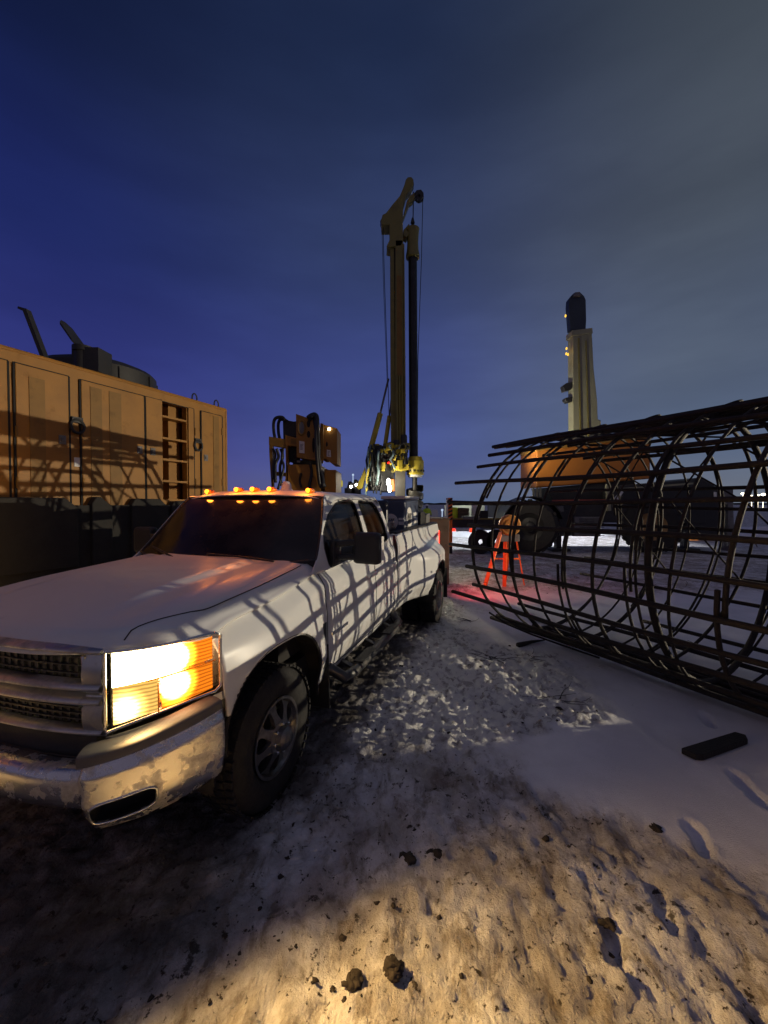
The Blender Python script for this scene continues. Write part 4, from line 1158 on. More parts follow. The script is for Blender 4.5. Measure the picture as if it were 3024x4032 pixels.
# ---------------------------------------------------------------- hydraulic power unit behind the pickup
def build_power_unit():
    Y = 11.0
    o = at(1190, 1900, Y); root = empty('hydraulic_power_unit', (o.x, Y, 0), 0, 'tall ochre hydraulic power unit hung with black hoses behind the pickup cab', 'power unit')
    def P(zx, zy, y=0):
        p = at(1000+zx*.2411, 1600+zy*.2411, Y); return Vector((p.x-o.x, y, p.z))
    def plate(name, pts, y0, y1, m, par=root, bev=.012):
        b = MB(); q = [P(x, y) for x, y in pts]
        b.prism([(a.x, a.z) for a in q], y0, y1, lambda x, z, h: (x, h, z)); return b.build(name, m, par, bevel=bev)
    bot = 2000
    zb = P(0, bot).z
    # main body down to the ground
    b = MB()
    for (x0, x1, y0, yy0, yy1) in ((560, 1090, 955, -.1, 1.5), (1150, 1338, 1035, 0, 1.4)):
        a, c = P(x0, y0), P(x1, y0); b.box(((a.x+c.x)/2, (yy0+yy1)/2, a.z/2+.1), (c.x-a.x, yy1-yy0, a.z-.2))
    body = b.build('housing', M_orange, root, bevel=.02)
    plate('control_panel', [(712,150),(905,215),(1092,300),(1085,905),(905,880),(725,845)], -.22, -.15, M_orange)
    plate('panel_back', [(725,240),(1080,340),(1080,900),(740,850)], -.15, .6, M_orange2)
    plate('side_cabinet', [(1100,290),(1362,365),(1362,942),(1270,935),(1180,860),(1100,860)], -.05, .9, M_orange)
    plate('cabinet_edge', [(1095,285),(1145,298),(1145,900),(1095,900)], -.12, -.055, M_orange2)
    plate('shelf_frame', [(525,480),(720,530),(720,668),(568,650),(568,830),(525,1380),(545,1380)], -.12, .2, M_orange)
    plate('dark_bay', [(568,655),(722,680),(722,950),(568,900)], .0, .3, M_seam)
    plate('grille', [(622,540),(712,552),(712,628),(622,615)], -.135, -.121, M_orange2, bev=0)
    plate('hose_guard', [(258,500),(530,545),(530,690),(258,640)], -.1, .1, M_orange2)
    plate('frame_post', [(258,640),(312,650),(325,1380),(300,1380),(262,790)], -.08, .08, M_orange2)
    plate('frame_rail', [(300,1060),(555,1090),(550,1150),(300,1130)], -.10, -.02, M_orange2)
    plate('engine_hood', [(462,205),(500,185),(560,225),(640,240),(712,232),(718,500),(530,480),(525,560),(470,540)], .05, 1.2, M_dark)
    plate('lower_duct', [(640,860),(1090,910),(1090,985),(640,960)], -.05, .2, M_seam)
    plate('tag_plate', [(768,585),(850,598),(852,785),(770,775)], -.232, -.222, M_label, bev=0)
    plate('tag_plate', [(1196,712),(1255,722),(1262,832),(1192,824)], -.062, -.052, M_label, bev=0)
    # printed rows on the tags
    for (x0, x1, y0, n, yy) in ((785, 835, 640, 5, -.234), (1208, 1245, 745, 4, -.064)):
        t = MB()
        for k in range(n):
            a, c = P(x0, y0+k*20), P(x1-(k*7 % 15), y0+k*20); t.bar((a.x, yy, a.z), (c.x, yy, c.z), .012, .004, up=(0,1,0))
        t.build('tag_print', M_seam, root)
    for (x, y, r) in ((805,375,68),):
        p = P(x, y); m = MB(); rad = r*.2411/FPX*Y
        m.tube([(p.x+rad*.85*math.cos(a), -.235, p.z+rad*1.65*math.sin(a)) for a in [k*math.pi/12 for k in range(24)]], .028, 8, closed=True); m.build('round_hatch', M_orange2, root, smooth=True)
        m = MB(); m.prism([(p.x+rad*.7*math.cos(k*math.pi/10), p.z+rad*1.45*math.sin(k*math.pi/10)) for k in range(20)], -.235, -.221, lambda a, b, h: (a, h, b)); m.build('hatch_cover', M_grey, root)
    for x, y, rx, rz in ((917,312,28,58),(918,480,28,55),(995,655,21,120),(1195,625,14,40),(1205,375,26,14)):
        p = P(x, y); m = MB(); k1 = .2411/FPX*Y
        yb = -.224 if x < 1090 else -.054
        m.prism([(p.x+rx*k1*math.cos(k*math.pi/10), p.z+rz*k1*math.sin(k*math.pi/10)) for k in range(20)], yb-.004, yb+.003, lambda a, b, h: (a, h, b)); m.build('port', M_seam, root)
    p = P(1232, 378); m = MB(); m.ball((p.x, -.07, p.z), .04, 10); m.build('indicator_lamp', E_white, root, smooth='all')
    def hose(pts, y=-.2, r=.045, name='hose'):
        q = [P(a, b) for a, b in pts]; pp = []
        # smooth the polyline
        ts = list(range(len(q))); N_ = 28
        for k in range(N_+1):
            t = k/N_*(len(q)-1)
            pp.append((sinterp([(i, a.x) for i, a in enumerate(q)], t), y+.05*math.sin(t*1.3), sinterp([(i, a.z) for i, a in enumerate(q)], t)))
        m = MB(); m.tube(pp, r, 8); m.build(name, M_hose, root, smooth='all')
    hose([(350,520),(325,420),(325,280),(370,205),(470,190),(520,240)], -.05); hose([(410,520),(385,420),(385,290),(420,220),(480,215)], .05)
    hose([(330,700),(360,800),(335,950),(330,1200)], -.12, .035); hose([(390,700),(415,830),(370,960),(380,1250)], -.14, .04); hose([(455,700),(480,820),(440,1000),(470,1300)], -.12, .04); hose([(500,700),(470,860),(505,1020),(420,1360)], -.16, .035)
    hose([(910,220),(960,175),(1030,165),(1070,240),(1075,420),(1090,700),(1090,1000),(1150,1180),(1160,1330)], -.30, .05)
    hose([(930,260),(985,200),(1020,300),(1060,520),(1080,800),(1110,1060),(1120,1200),(1180,1320)], -.26, .05)
    hose([(960,230),(1010,190),(1050,280),(1050,560),(1070,900),(1100,1250),(1130,1340)], -.34, .045)
    hose([(940,930),(960,1100),(925,1300),(940,1500)], -.2, .04); hose([(790,1100),(760,1220),(790,1330)], -.15, .03)
    for x, y in ((740,905),(1050,955)):
        p = P(x, y); m = MB(); m.box((p.x,-.08,p.z), (.10,.05,.06)); m.build('fitting', M_rim, root, bevel=.01)
    s = MB(); s.box((.05, .7, .10), (2.3, 1.9, .2)); s.build('skid', M_dark, root)
build_power_unit()
# ---------------------------------------------------------------- drilling rig
def build_rig():
    Y = 18.0
    o = at(1570, 1980, Y); root = empty('drilling_rig', (o.x, Y, 0), 0, 'tall yellow rotary drilling rig with black kelly bar and auger standing in floodlight', 'drilling rig')
    def P(u, v, dy=0):
        p = at(u, v, Y+dy); return Vector((p.x-o.x, dy, p.z))
    def plate(name, pts, y0, y1, m, par=root, bev=.02):
        b = MB(); q = [P(u, v, y0) for u, v in pts]; b.prism([(a.x, a.z) for a in q], y0, y1, lambda x, z, h: (x, h, z)); return b.build(name, m, par, bevel=bev)
    mast = plate('mast', [(1557,945),(1588,945),(1592,1500),(1594,1860),(1557,1860),(1556,1500)], 0, .75, M_mast)
    plate('mast_rail', [(1536,958),(1552,958),(1556,1500),(1556,1860),(1541,1860),(1538,1500)], .1, .6, M_mast, mast)
    plate('mast_groove', [(1551,900),(1559,900),(1559,1860),(1553,1860)], .12, .6, M_seam, mast, 0)
    plate('front_rail', [(1588.5,960),(1592,960),(1597,1500),(1598,1790),(1594.5,1790)], -.08, .1, M_mast, mast, 0)
    plate('mast_inset', [(1562,1085),(1581,1085),(1584,1500),(1584,1700),(1565,1700)], -.012, -.002, M_orange2, mast, 0)
    for u in (1563, 1573, 1583):
        m = MB(); m.tube([P(u, 1480)+Vector((0,-.06,0)), P(u+3, 1820)+Vector((0,-.06,0))], .045, 8); m.build('mast_pipe', M_mast, mast, smooth=True)
    lm = plate('lower_mast', [(1556,1851),(1597,1851),(1596,1957),(1557,1957)], -.1, .8, mat('lower_mast_paint', (.07,.065,.055), .5, 0, .25, 3, dirt=.5, dthr=.5))
    plate('hose_bundle', [(1462,1772),(1476,1752),(1508,1756),(1506,1810),(1500,1932),(1446,1932),(1452,1860)], -.1, .25, M_hose)
    plate('gearbox', [(1512,1748),(1540,1738),(1560,1752),(1590,1750),(1606,1790),(1600,1812),(1560,1842),(1508,1846),(1500,1800)], .02, .5, M_dark)
    # head: saddle, main jib and auxiliary arm
    hd = plate('mast_head', [(1534,884),(1502,884),(1500,868),(1506,845),(1520,838),(1545,805),(1575,770),(1588,780),(1586,880),(1588,948),(1580,968),(1530,972),(1522,968),(1534,945)], .0, .7, M_mast)
    plate('main_jib', [(1548,835),(1592,728),(1598,706),(1606,697),(1620,696),(1628,706),(1629,722),(1618,745),(1600,765),(1590,800),(1578,850),(1568,870)], .1, .5, M_mast, hd)
    plate('aux_arm', [(1584,865),(1602,790),(1614,770),(1630,758),(1640,760),(1625,790),(1612,800),(1590,855)], .15, .45, M_mast, hd)
    plate('aux_hook', [(1630,762),(1640,748),(1658,745),(1668,758),(1669,776),(1655,780),(1656,768),(1648,762),(1640,772),(1630,775)], .15, .45, M_dark, hd)
    for u, v, r in ((1614,712,.20),(1516,862,.22),(1652,760,.16)):
        p = P(u, v); m = MB(); m.lathe([(r*.3,-.14),(r,-.10),(r*.85,0),(r,.10),(r*.3,.14)], (p.x, .3, p.z), axis='Y', n=24); m.build('sheave', M_dark, hd, smooth=True)
    def cable(pts, r=.016, n='cable'):
        m = MB(); m.tube([P(a, b)+Vector((0,c,0)) for a, b, c in pts], r, 5); m.build(n, M_seam, root)
    cable([(1508,884,.2),(1514,1100,.2),(1530,1560,.2),(1532,1640,.2)]); cable([(1504,884,.5),(1510,1100,.5),(1525,1500,.5)], .012)
    cable([(1630,735,.3),(1628,862,.3)], .025); cable([(1667,775,.3),(1662,1000,.3),(1648,1400,.3),(1646,1700,.3)], .016)
    p = P(1627, 860); m = MB(); m.lathe([(0,.28),(.05,.22),(.10,0),(.06,-.05)], (p.x,.3,p.z), n=12); m.build('swivel', M_dark, root, smooth=True)
    # kelly bar and its collar
    a, b = P(1627, 995), P(1631, 1815); m = MB(); m.tube([(a.x,.3,a.z),(b.x,.3,b.z)], .195, 20, .20); kb = m.build('kelly_bar', M_kelly, root, smooth=True)
    m = MB()
    for k in range(3): 
        an = k*2.09+.6; m.bar((a.x+.20*math.cos(an),.3+.20*math.sin(an),a.z),(b.x+.205*math.cos(an),.3+.205*math.sin(an),b.z+.1),.045,.03)
    m.build('drive_key', M_kelly, kb)
    a = P(1627, 880); z0, z1 = P(0, 1000).z, P(0, 880).z
    m = MB(); m.lathe([(.22,z1-.02),(.30,z1-.05),(.27,z1-.3),(.25,lerp(z1,z0,.5)),(.27,lerp(z1,z0,.75)),(.31,z0+.12),(.31,z0),(.2,z0-.02)], (a.x,.3,0), n=24); m.build('kelly_collar', M_mast, root, smooth=True)
    plate('kelly_guide', [(1588,905),(1612,878),(1612,890),(1600,903),(1612,918),(1600,935),(1588,928)], .1, .5, M_mast)
    # backstays
    for (u0,v0,u1,v1,u2,v2) in ((1460,1755,1497,1618,1530,1480),(1517,1745,1534,1628,1548,1510)):
        m = MB(); m.tube([P(u0,v0)+Vector((0,.5,0)), P(u1,v1)+Vector((0,.5,0))], .13 if u0 < 1500 else .10, 12); q = m.build('backstay_cylinder', M_yel, root, smooth=True)
        m = MB(); m.tube([P(u1,v1)+Vector((0,.5,0)), P(u2,v2)+Vector((0,.4,0))], .05 if u0 < 1500 else .04, 8); m.build('backstay_rod', M_grey, q)
    # rotary drive
    c = P(1637, 1830); f = .01162
    m = MB(); m.lathe([(.1,.40),(.30,.39),(.33,.30),(.36,.22),(.395,.20),(.40,-.05),(.39,-.2),(.34,-.34),(.40,-.36),(.40,-.44),(.30,-.45)], (c.x,.3,c.z), n=32); rd = m.build('rotary_drive', M_yel, root, smooth=True)
    m = MB()
    for k in range(14):
        a_ = k*.449; m.box((c.x+.40*math.cos(a_), .3+.40*math.sin(a_), c.z-.27), (.05,.06,.09), rz=a_)
    m.build('drive_bolts', M_dark, rd)
    plate('drive_bracket', [(1548,1848),(1548,1832),(1575,1815),(1570,1790),(1580,1780),(1602,1815),(1612,1812),(1612,1848),(1580,1856)], -.25, .35, M_yel, rd)
    m = MB(); z = P(0,1868).z; m.lathe([(.2,.03),(.33,.02),(.33,-.10),(.2,-.12)], (c.x,.3,z), n=28); m.build('drive_flange', M_label, rd, smooth=True)
    for x0, x1, v0, v1 in ((1556,1566,1800,1760),(1580,1600,1785,1740)):
        p = P((x0+x1)/2, v1); m = MB(); m.lathe([(.0,.3),(.13,.3),(.15,.2),(.15,-.3),(.2,-.34),(.2,-.5)], (p.x, -.05, p.z), n=16); m.build('hydraulic_motor', M_dark, rd, smooth=True)
    # stem and auger flights
    z0, z1 = P(0, 2015).z-.9, P(0, 1878).z
    m = MB(); m.tube([(c.x-.02,.3,z1),(c.x-.02,.3,z0)], .115, 16); au = m.build('auger_stem', M_steel, root, smooth=True)
    m = MB(); vs = []; fs = []; n = 190; ztop = P(0,1908).z; turns = 5.6
    for k in range(n+1):
        a_ = k/n*turns*2*math.pi; z = ztop-k/n*(ztop-z0)
        for rr, dz in ((.11,0),(.36,.0),(.405,-.04),(.405,-.25),(.37,-.30),(.11,-.20)): vs.append((c.x-.02+rr*math.cos(a_), .3+rr*math.sin(a_), z+dz))
    for k in range(n):
        for j in range(6): fs.append((k*6+j, k*6+(j+1) % 6, (k+1)*6+(j+1) % 6, (k+1)*6+j))
    m.add(vs, fs); m.build('auger_flight', M_steel, au, smooth=True)
    # hoses and pipework round the gearbox
    rr = random.Random(4)
    for k in range(60):
        u0 = rr.uniform(1450, 1500) if k < 30 else rr.uniform(1500, 1600); v0 = rr.uniform(1750, 1790)
        m = MB(); u, v = u0, v0; pts = []
        yy = rr.uniform(-.5, .1)
        for j in range(9):
            pts.append(P(u, v)+Vector((0, yy+.05*j % .2, 0))); v += rr.uniform(12, 24) if k < 30 else rr.uniform(-4, 18); u += rr.uniform(-5, 4) if k < 30 else rr.uniform(-12, 12)
        m.tube(pts, rr.uniform(.03, .06), 6); m.build('hydraulic_hose', M_teal if k % 5 == 0 else (M_yel if k % 7 == 1 else M_hose), root, smooth='all')
    for k in range(40):
        u, v = rr.uniform(1475, 1598), rr.uniform(1755, 1845)
        p = P(u, v); m = MB(); m.box((p.x, rr.uniform(-.3,.2), p.z), (rr.uniform(.12,.36), rr.uniform(.1,.4), rr.uniform(.1,.45)), rz=rr.uniform(0,1)); m.build('valve_block', rr.choice([M_yel, M_yel, M_dark, M_dark, M_mast, M_teal]), root, bevel=.02)
    plate('support_leg', [(1437,1838),(1441,1870),(1428,1922),(1412,1928),(1402,1918),(1424,1872)], .1, .4, M_yel)
    plate('side_panel', [(1471,1828),(1488,1826),(1484,1850),(1470,1868)], .0, .2, M_orange3); plate('side_panel', [(1488,1857),(1506,1855),(1502,1900),(1492,1932),(1474,1932),(1469,1918),(1476,1876)], -.05, .15, M_orange3)
    plate('cab', [(1496,1935),(1496,1850),(1540,1845),(1552,1860),(1552,1935)], .3, 1.9, M_dark)
    plate('operator_door', [(1536,1886),(1554,1886),(1554,1935),(1540,1935)], -.05, .25, M_orange3)
    # undercarriage
    b = MB(); x0, x1 = P(1440,0).x, P(1602,0).x; b.box(((x0+x1)/2, 2.2, 1.15), (x1-x0, 4.2, .9)); b.build('upper_frame', M_dark, root, bevel=.05)
    for s_ in (-1, 1):
        t = MB(); xc = (x0+x1)/2+s_*.95
        pr = [(-.2,0),(3.9,0),(4.3,.25),(4.4,.5),(4.2,.8),(3.8,.95),(0,.95),(-.4,.8),(-.6,.5),(-.5,.25)]
        t.prism(pr, -.3, .3, lambda a, b_, h: (xc+h, a, b_)); to = t.build('crawler_track', M_dark, root, bevel=.03)
        for k in range(6):
            w = MB(); w.lathe([(0,.02),(.22,.02),(.25,-.05)], (xc-.31, .2+.7*k, .35), axis='X', n=16); w.build('track_roller', M_grey, to)
    # lit work lamps
    for u, v, rz_ in ((1529,1900,.16),(1534,1925,.12)):
        p = P(u, v); m = MB(); m.ball((p.x,-.35,p.z), .09, 10, (1,.6,1.9)); m.build('work_lamp', E_white, root, smooth='all')
    p = P(1530, 1828); m = MB(); m.box((p.x,-.62,p.z), (.09,.03,.07)); m.build('red_display', E_red, root)
    l = lamp('rig_work_light', 'POINT', (o.x+P(1530,1900).x, Y-.8, P(1530,1900).z), 60, (1,.9,.7), .08)
build_rig()
# ---------------------------------------------------------------- rough-terrain crane beyond the cage
def build_crane():
    Y = 15.0; o = at(2330, 1980, Y)
    root = empty('mobile_crane', (o.x, Y, 0), 0, 'dark mobile crane with raised cream boom and orange housing beyond the rebar cage', 'crane')
    def P(u, v, dy=0):
        p = at(u, v, Y+dy); return Vector((p.x-o.x, dy, p.z))
    def plate(name, pts, y0, y1, m, par=root, bev=.02):
        b = MB(); q = [P(u, v, y0) for u, v in pts]; b.prism([(a.x, a.z) for a in q], y0, y1, lambda x, z, h: (x, h, z)); return b.build(name, m, par, bevel=bev)
    bm_ = plate('boom', [(2256,1302),(2330,1296),(2333,1345),(2338,1450),(2347,1530),(2352,1580),(2354,1650),(2366,1655),(2370,1770),(2258,1770),(2257,1600),(2256,1400)], .35, .78, M_cream)
    plate('boom_collar', [(2252,1300),(2333,1290),(2335,1312),(2252,1322)], .31, .82, M_cream, bm_)
    plate('boom_rib', [(2276,1330),(2282,1330),(2290,1760),(2284,1760)], .325, .345, M_mast, bm_, 0); plate('boom_rib', [(2306,1340),(2310,1340),(2322,1760),(2317,1760)], .325, .345, M_mast, bm_, 0)
    kb = plate('boom_tip', [(2247,1300),(2240,1200),(2242,1175),(2253,1160),(2262,1152),(2285,1150),(2300,1165),(2307,1180),(2309,1260),(2307,1296)], .45, .75, mat('boom_navy', (.03,.045,.06), .5, 0, .2, 3))
    plate('sheave_head', [(2258,1166),(2264,1150),(2284,1148),(2290,1164)], .35, .6, M_grey, kb)
    # search lamp on the boom's side
    plate('boom_lamp', [(2218,1518),(2230,1508),(2260,1502),(2262,1524),(2250,1532),(2224,1540)], .4, .7, M_dark, bm_); plate('boom_lamp', [(2226,1566),(2258,1560),(2260,1578),(2238,1584),(2228,1576)], .4, .7, M_dark, bm_)
    for u, v in ((2246,1224),(2250,1356),(2249,1377),(2256,1380),(2334,1362),(2336,1400)):
        p = P(u, v); q = MB(); q.ball((p.x,.40,p.z), .045, 8, (.7,1,1.3)); q.build('marker_lamp', emis('boom_amber', (1,.55,.06), 1.6) if 'boom_amber' not in bpy.data.materials else bpy.data.materials['boom_amber'], bm_, smooth='all')  # glowing balls added for small bright reflective bits on the boom
    l = lamp('boom_glint_fill', 'POINT', (o.x+P(2228,1372).x, Y+.35, P(2228,1372).z), 3.2, (1,.6,.1), .05)  # added glow round those bits, no known lamp
    # orange housing
    hs = plate('counterweight', [(2112,1773),(2560,1720),(2562,1885),(2112,1920)], .2, 2.0, M_orange3, bev=.05)
    plate('counterweight_top', [(2112,1758),(2180,1748),(2560,1716),(2560,1722),(2112,1775)], .1, 1.9, M_orange2)
    plate('turntable', [(2150,1920),(2500,1890),(2480,1975),(2180,1975)], .4, 2.0, M_dark)
    for u in (2112, 2127, 2140):
        m = MB(); m.bar(P(u,1918)+Vector((0,.3,0)), P(u,1962)+Vector((0,.3,0)), .06, .06); m.build('housing_post', M_cream, root)
    # carrier
    plate('deck', [(1990,1972),(2780,1975),(2780,2060),(1990,2056)], -.2, 2.4, M_dark)
    plate('deck_stripe', [(2175,1968),(2390,1966),(2390,1976),(2175,1978)], -.26, -.20, mat('dull_red', (.30,.06,.03), .5, 0, .2, 4), bev=0)
    plate('radiator', [(2262,2035),(2365,2035),(2365,2112),(2262,2112)], -.3, .3, M_grey, bev=0)
    g = MB()
    for k in range(9):
        a, b = P(2266, 2042+k*8), P(2361, 2042+k*8); g.bar((a.x,-.315,a.z),(b.x,-.315,b.z),.02,.03,up=(0,1,0))
    g.build('radiator_grille', M_dark, root)
    plate('tool_box', [(2180,2010),(2235,2010),(2235,2080),(2180,2080)], -.28, .2, M_dark); plate('notice_plate', [(2188,1994),(2218,1992),(2220,2014),(2190,2016)], -.30, -.285, M_grey, bev=0)
    plate('cream_post', [(2388,1905),(2402,1903),(2408,2012),(2394,2012)], -.35, -.22, M_cream)
    plate('cab', [(2400,2000),(2402,1930),(2440,1912),(2700,1890),(2760,1880),(2812,1908),(2838,1940),(2840,2120),(2700,2120),(2690,2030),(2400,2020)], -.1, 2.2, M_dark, bev=.06)
    plate('cab_window', [(2414,1988),(2416,1962),(2448,1932),(2455,1938),(2430,1975)], -.13, -.115, M_label, bev=0)
    plate('cab_trim', [(2440,1922),(2730,1900),(2730,1907),(2440,1930)], -.13, -.115, M_cream, bev=0)
    plate('rear_window', [(2811,1936),(2822,1938),(2823,1976),(2812,1974)], -.13, -.115, MATS['paper_label'], bev=0)
    plate('exhaust', [(2846,1925),(2888,1925),(2888,1980),(2895,2170),(2868,2170),(2866,1985),(2846,1980)], .2, .6, M_grey)
    for u, v, rad, w in ((2075,2075,.98,.62),(2535,2080,.98,.62)):
        p = P(u, v); p.z = rad
        t = MB(); pr = [(rad*.52,-w/2),(rad*.9,-w/2),(rad,-w/2+.1),(rad,w/2-.1),(rad*.9,w/2),(rad*.52,w/2)]
        A = Matrix.Rotation(R(-28), 3, 'Z') @ Matrix(((1,0,0),(0,0,1),(0,-1,0)))
        t.lathe([(a, -b) for a, b in pr], (p.x, -.35, p.z), M=A, n=36)
        for k in range(24):
            M3 = A @ Matrix.Rotation(k*math.pi/12, 3, 'Z'); t.box(Vector((p.x,-.35,p.z))+M3 @ Vector((rad, 0, .13 if k % 2 else -.13)), (.07,.12,w*.48), M=M3)
        to = t.build('tyre', M_rub, root, smooth=True)
        r = MB(); r.lathe([(rad*.55,-w/2+.02),(rad*.5,-w/2+.06),(rad*.34,-w/2+.16),(rad*.2,-w/2+.12),(rad*.18,-w/2-.02),(rad*.1,-w/2-.08),(0,-w/2-.08)], (p.x,-.35,p.z), M=A, n=28); r.build('wheel_hub', M_dark if u < 2200 else mat('tan_hub', (.34,.20,.08), .6, 0, .2, 5, dirt=.6, dthr=.48), to, smooth=True)
    for u in (2180, 2690):
        f = MB(); a, b = P(u, 2050), P(u+60, 2110); f.box(((a.x+b.x)/2, .3, (a.z+b.z)/2), (b.x-a.x, .9, a.z-b.z)); f.box(((a.x+b.x)/2, .3, .35), (.2,.25,.7)); f.box(((a.x+b.x)/2, .3, .05), (.7,.7,.1)); f.build('outrigger', M_dark, root, bevel=.02)
    # fender over the front wheel
    f = MB(); p = P(2070, 2080)
    for k in range(10):
        a0, a1 = math.pi*(k+1)/12, math.pi*(k+2)/12
        f.add([(p.x-1.15*math.cos(a), y, .98+1.12*math.sin(a)) for a in (a0, a1) for y in (-.75, .2)], [(0,2,3,1)])
    f.build('mudguard', M_dark, root, solid=.04)
build_crane()
# ---------------------------------------------------------------- flatbed trailer with a striped corner post
def build_flatbed():
    Y = 14.0; o = at(1870, 1980, Y); root = empty('flatbed_trailer', (o.x, Y, 0), 0, 'low flatbed trailer with orange and black striped corner post behind the pickup', 'trailer')
    def P(u, v): p = at(u, v, Y); return Vector((p.x-o.x, 0, p.z))
    def bx(name, u0, u1, v0, v1, y0, y1, m, par=root, bev=.01):
        a, b = P(u0, v0), P(u1, v1); q = MB(); q.box(((a.x+b.x)/2, (y0+y1)/2, (a.z+b.z)/2), (b.x-a.x, y1-y0, a.z-b.z)); return q.build(name, m, par, bevel=bev)
    bx('deck', 1782, 2010, 2045, 2078, 0, 2.2, M_dark); bx('deck_edge', 1782, 1990, 2040, 2046, -.03, 0, mat('dull_yellow', (.22,.16,.03), .6, 0, .2, 6))
    z0 = P(0, 2150).z
    po = bx('corner_post', 1764, 1780, 1960, 2152, -.06, .06, M_redor)
    st = MB()
    a, b = P(1764,1960), P(1780,2050); w = b.x-a.x
    for k in range(6):
        z = a.z-.10-.14*k; st.prism([(a.x-.002, z-.035),(b.x+.002, z+.035),(b.x+.002, z+.105),(a.x-.002, z+.035)], -.0645, -.0615, lambda x, zz, h: (x, h, zz))
    st.build('black_stripe', M_seam, po); bx('post_edge', 1757, 1764, 1960, 2150, -.05, .05, M_label, po)
    bx('rail', 1780, 1965, 1985, 1990, .1, .16, M_dark); bx('headboard', 1785, 1965, 1990, 2040, 2.0, 2.06, M_label)
    bx('glowing_reflector', 1781, 1792, 2082, 2092, -.05, 0, E_red); bx('reflective_strip', 1793, 1845, 2083, 2092, -.03, 0, M_label); bx('glowing_reflector', 1848, 1868, 2080, 2096, -.05, 0, emis('dim_red', (1,.08,.03), 1.2))  # red ends of the reflective strip are given an added glow
    for u in (1900, 1965):
        p = P(u, 2100); t = MB(); t.lathe([(.1,-.12),(.40,-.12),(.44,-.06),(.44,.06),(.40,.12),(.1,.12)], (p.x,.3,.44), axis='Y', n=28); t.build('trailer_wheel', M_rub, root, smooth=True)
    lg = MB(); lg.box((P(1790,0).x, .4, P(0,2078).z/2), (.10,.10,P(0,2078).z)); lg.build('landing_leg', M_dark, root)
    zd = P(0, 2045).z
    def thing(name, u, r, h, m, label, cat, shape='cyl', y=.6):
        p = P(u, 0); q = MB()
        if shape == 'cyl': q.lathe([(0,0),(r,0),(r,h*.3),(r*1.03,h*.33),(r,h*.36),(r,h*.95),(r*.9,h),(0,h)], n=24)
        else: q.box((0,0,h/2), (r*2, r*1.4, h)); 
        if shape == 'crate':
            for k in range(3): q.box((0,-r*.71, h*(.2+.3*k)), (r*2.04,.02,h*.2))
        tag(q.build(name, m, None, smooth=(shape == 'cyl'), loc=(o.x+p.x, Y+y, zd), bevel=.01 if shape != 'cyl' else 0), label, cat)
    thing('lime_drum', 1806, .16, .42, M_lime, 'tall lime green drum standing on the flatbed beside the striped post', 'drum')
    thing('yellow_can', 1790, .08, .12, M_yel, 'small yellow can at the flatbed corner under the striped post', 'can', y=.2)
    thing('wooden_crate', 1845, .20, .40, M_wood, 'pale slatted wooden crate in the middle of the flatbed', 'crate', 'crate')
    thing('tool_case', 1865, .30, .11, M_grey, 'low grey tool case lying at the front edge of the flatbed', 'case', 'box', .15)
    thing('gas_bottle', 1893, .10, .50, M_label, 'white gas bottle standing on the flatbed right of the crate', 'gas bottle')
    thing('hose_reel', 1925, .20, .30, M_dark, 'dark covered reel on the right end of the flatbed', 'reel', 'box')
build_flatbed()
# ---------------------------------------------------------------- orange trestle with a round drum
def build_trestle():
    Y = 8.7; o = at(1985, 2320, Y); gz0 = gz(o.x, Y)
    root = empty('orange_trestle', (o.x, Y, gz0), 0, 'bright orange folding trestle with round head standing on red lit snow', 'trestle')
    def P(u, v, y=0): p = at(u, v, Y+y); return Vector((p.x-o.x, y, p.z-gz0))
    def leg(a, b, w=.11):
        m = MB(); p, q = P(*a), P(*b); q = Vector((q.x, q.y, 0)) ; m.bar(p, q, w, .03); m.build('leg', M_redor, root, bevel=.004)
    leg((1972,2095,0), (1908,2322,-.15)); leg((1990,2100,0), (1986,2316,-.1), .08); leg((2030,2110,.1), (2064,2330,.05), .06); leg((2010,2100,.3), (1990,2260,.7), .06)
    m = MB(); m.bar(P(1945,2200), P(2045,2200), .04, .03); m.build('crossbar', M_redor, root)
    c = P(2006, 2068); m = MB(); m.lathe([(0,-.10),(.20,-.10),(.235,-.06),(.235,.06),(.20,.10),(0,.10)], c, axis='Y', n=32); m.lathe([(.10,-.12),(.13,-.12),(.13,-.09)], c, axis='Y', n=24); m.build('round_head', mat('reel_orange', (.50,.20,.03), .5, 0, .1, 5, dirt=.4, dthr=.5), root, smooth=True)
    m = MB(); m.box(c+Vector((0,0,-.28)), (.42,.10,.16)); m.build('head_bracket', M_grey, root, bevel=.01)
build_trestle()
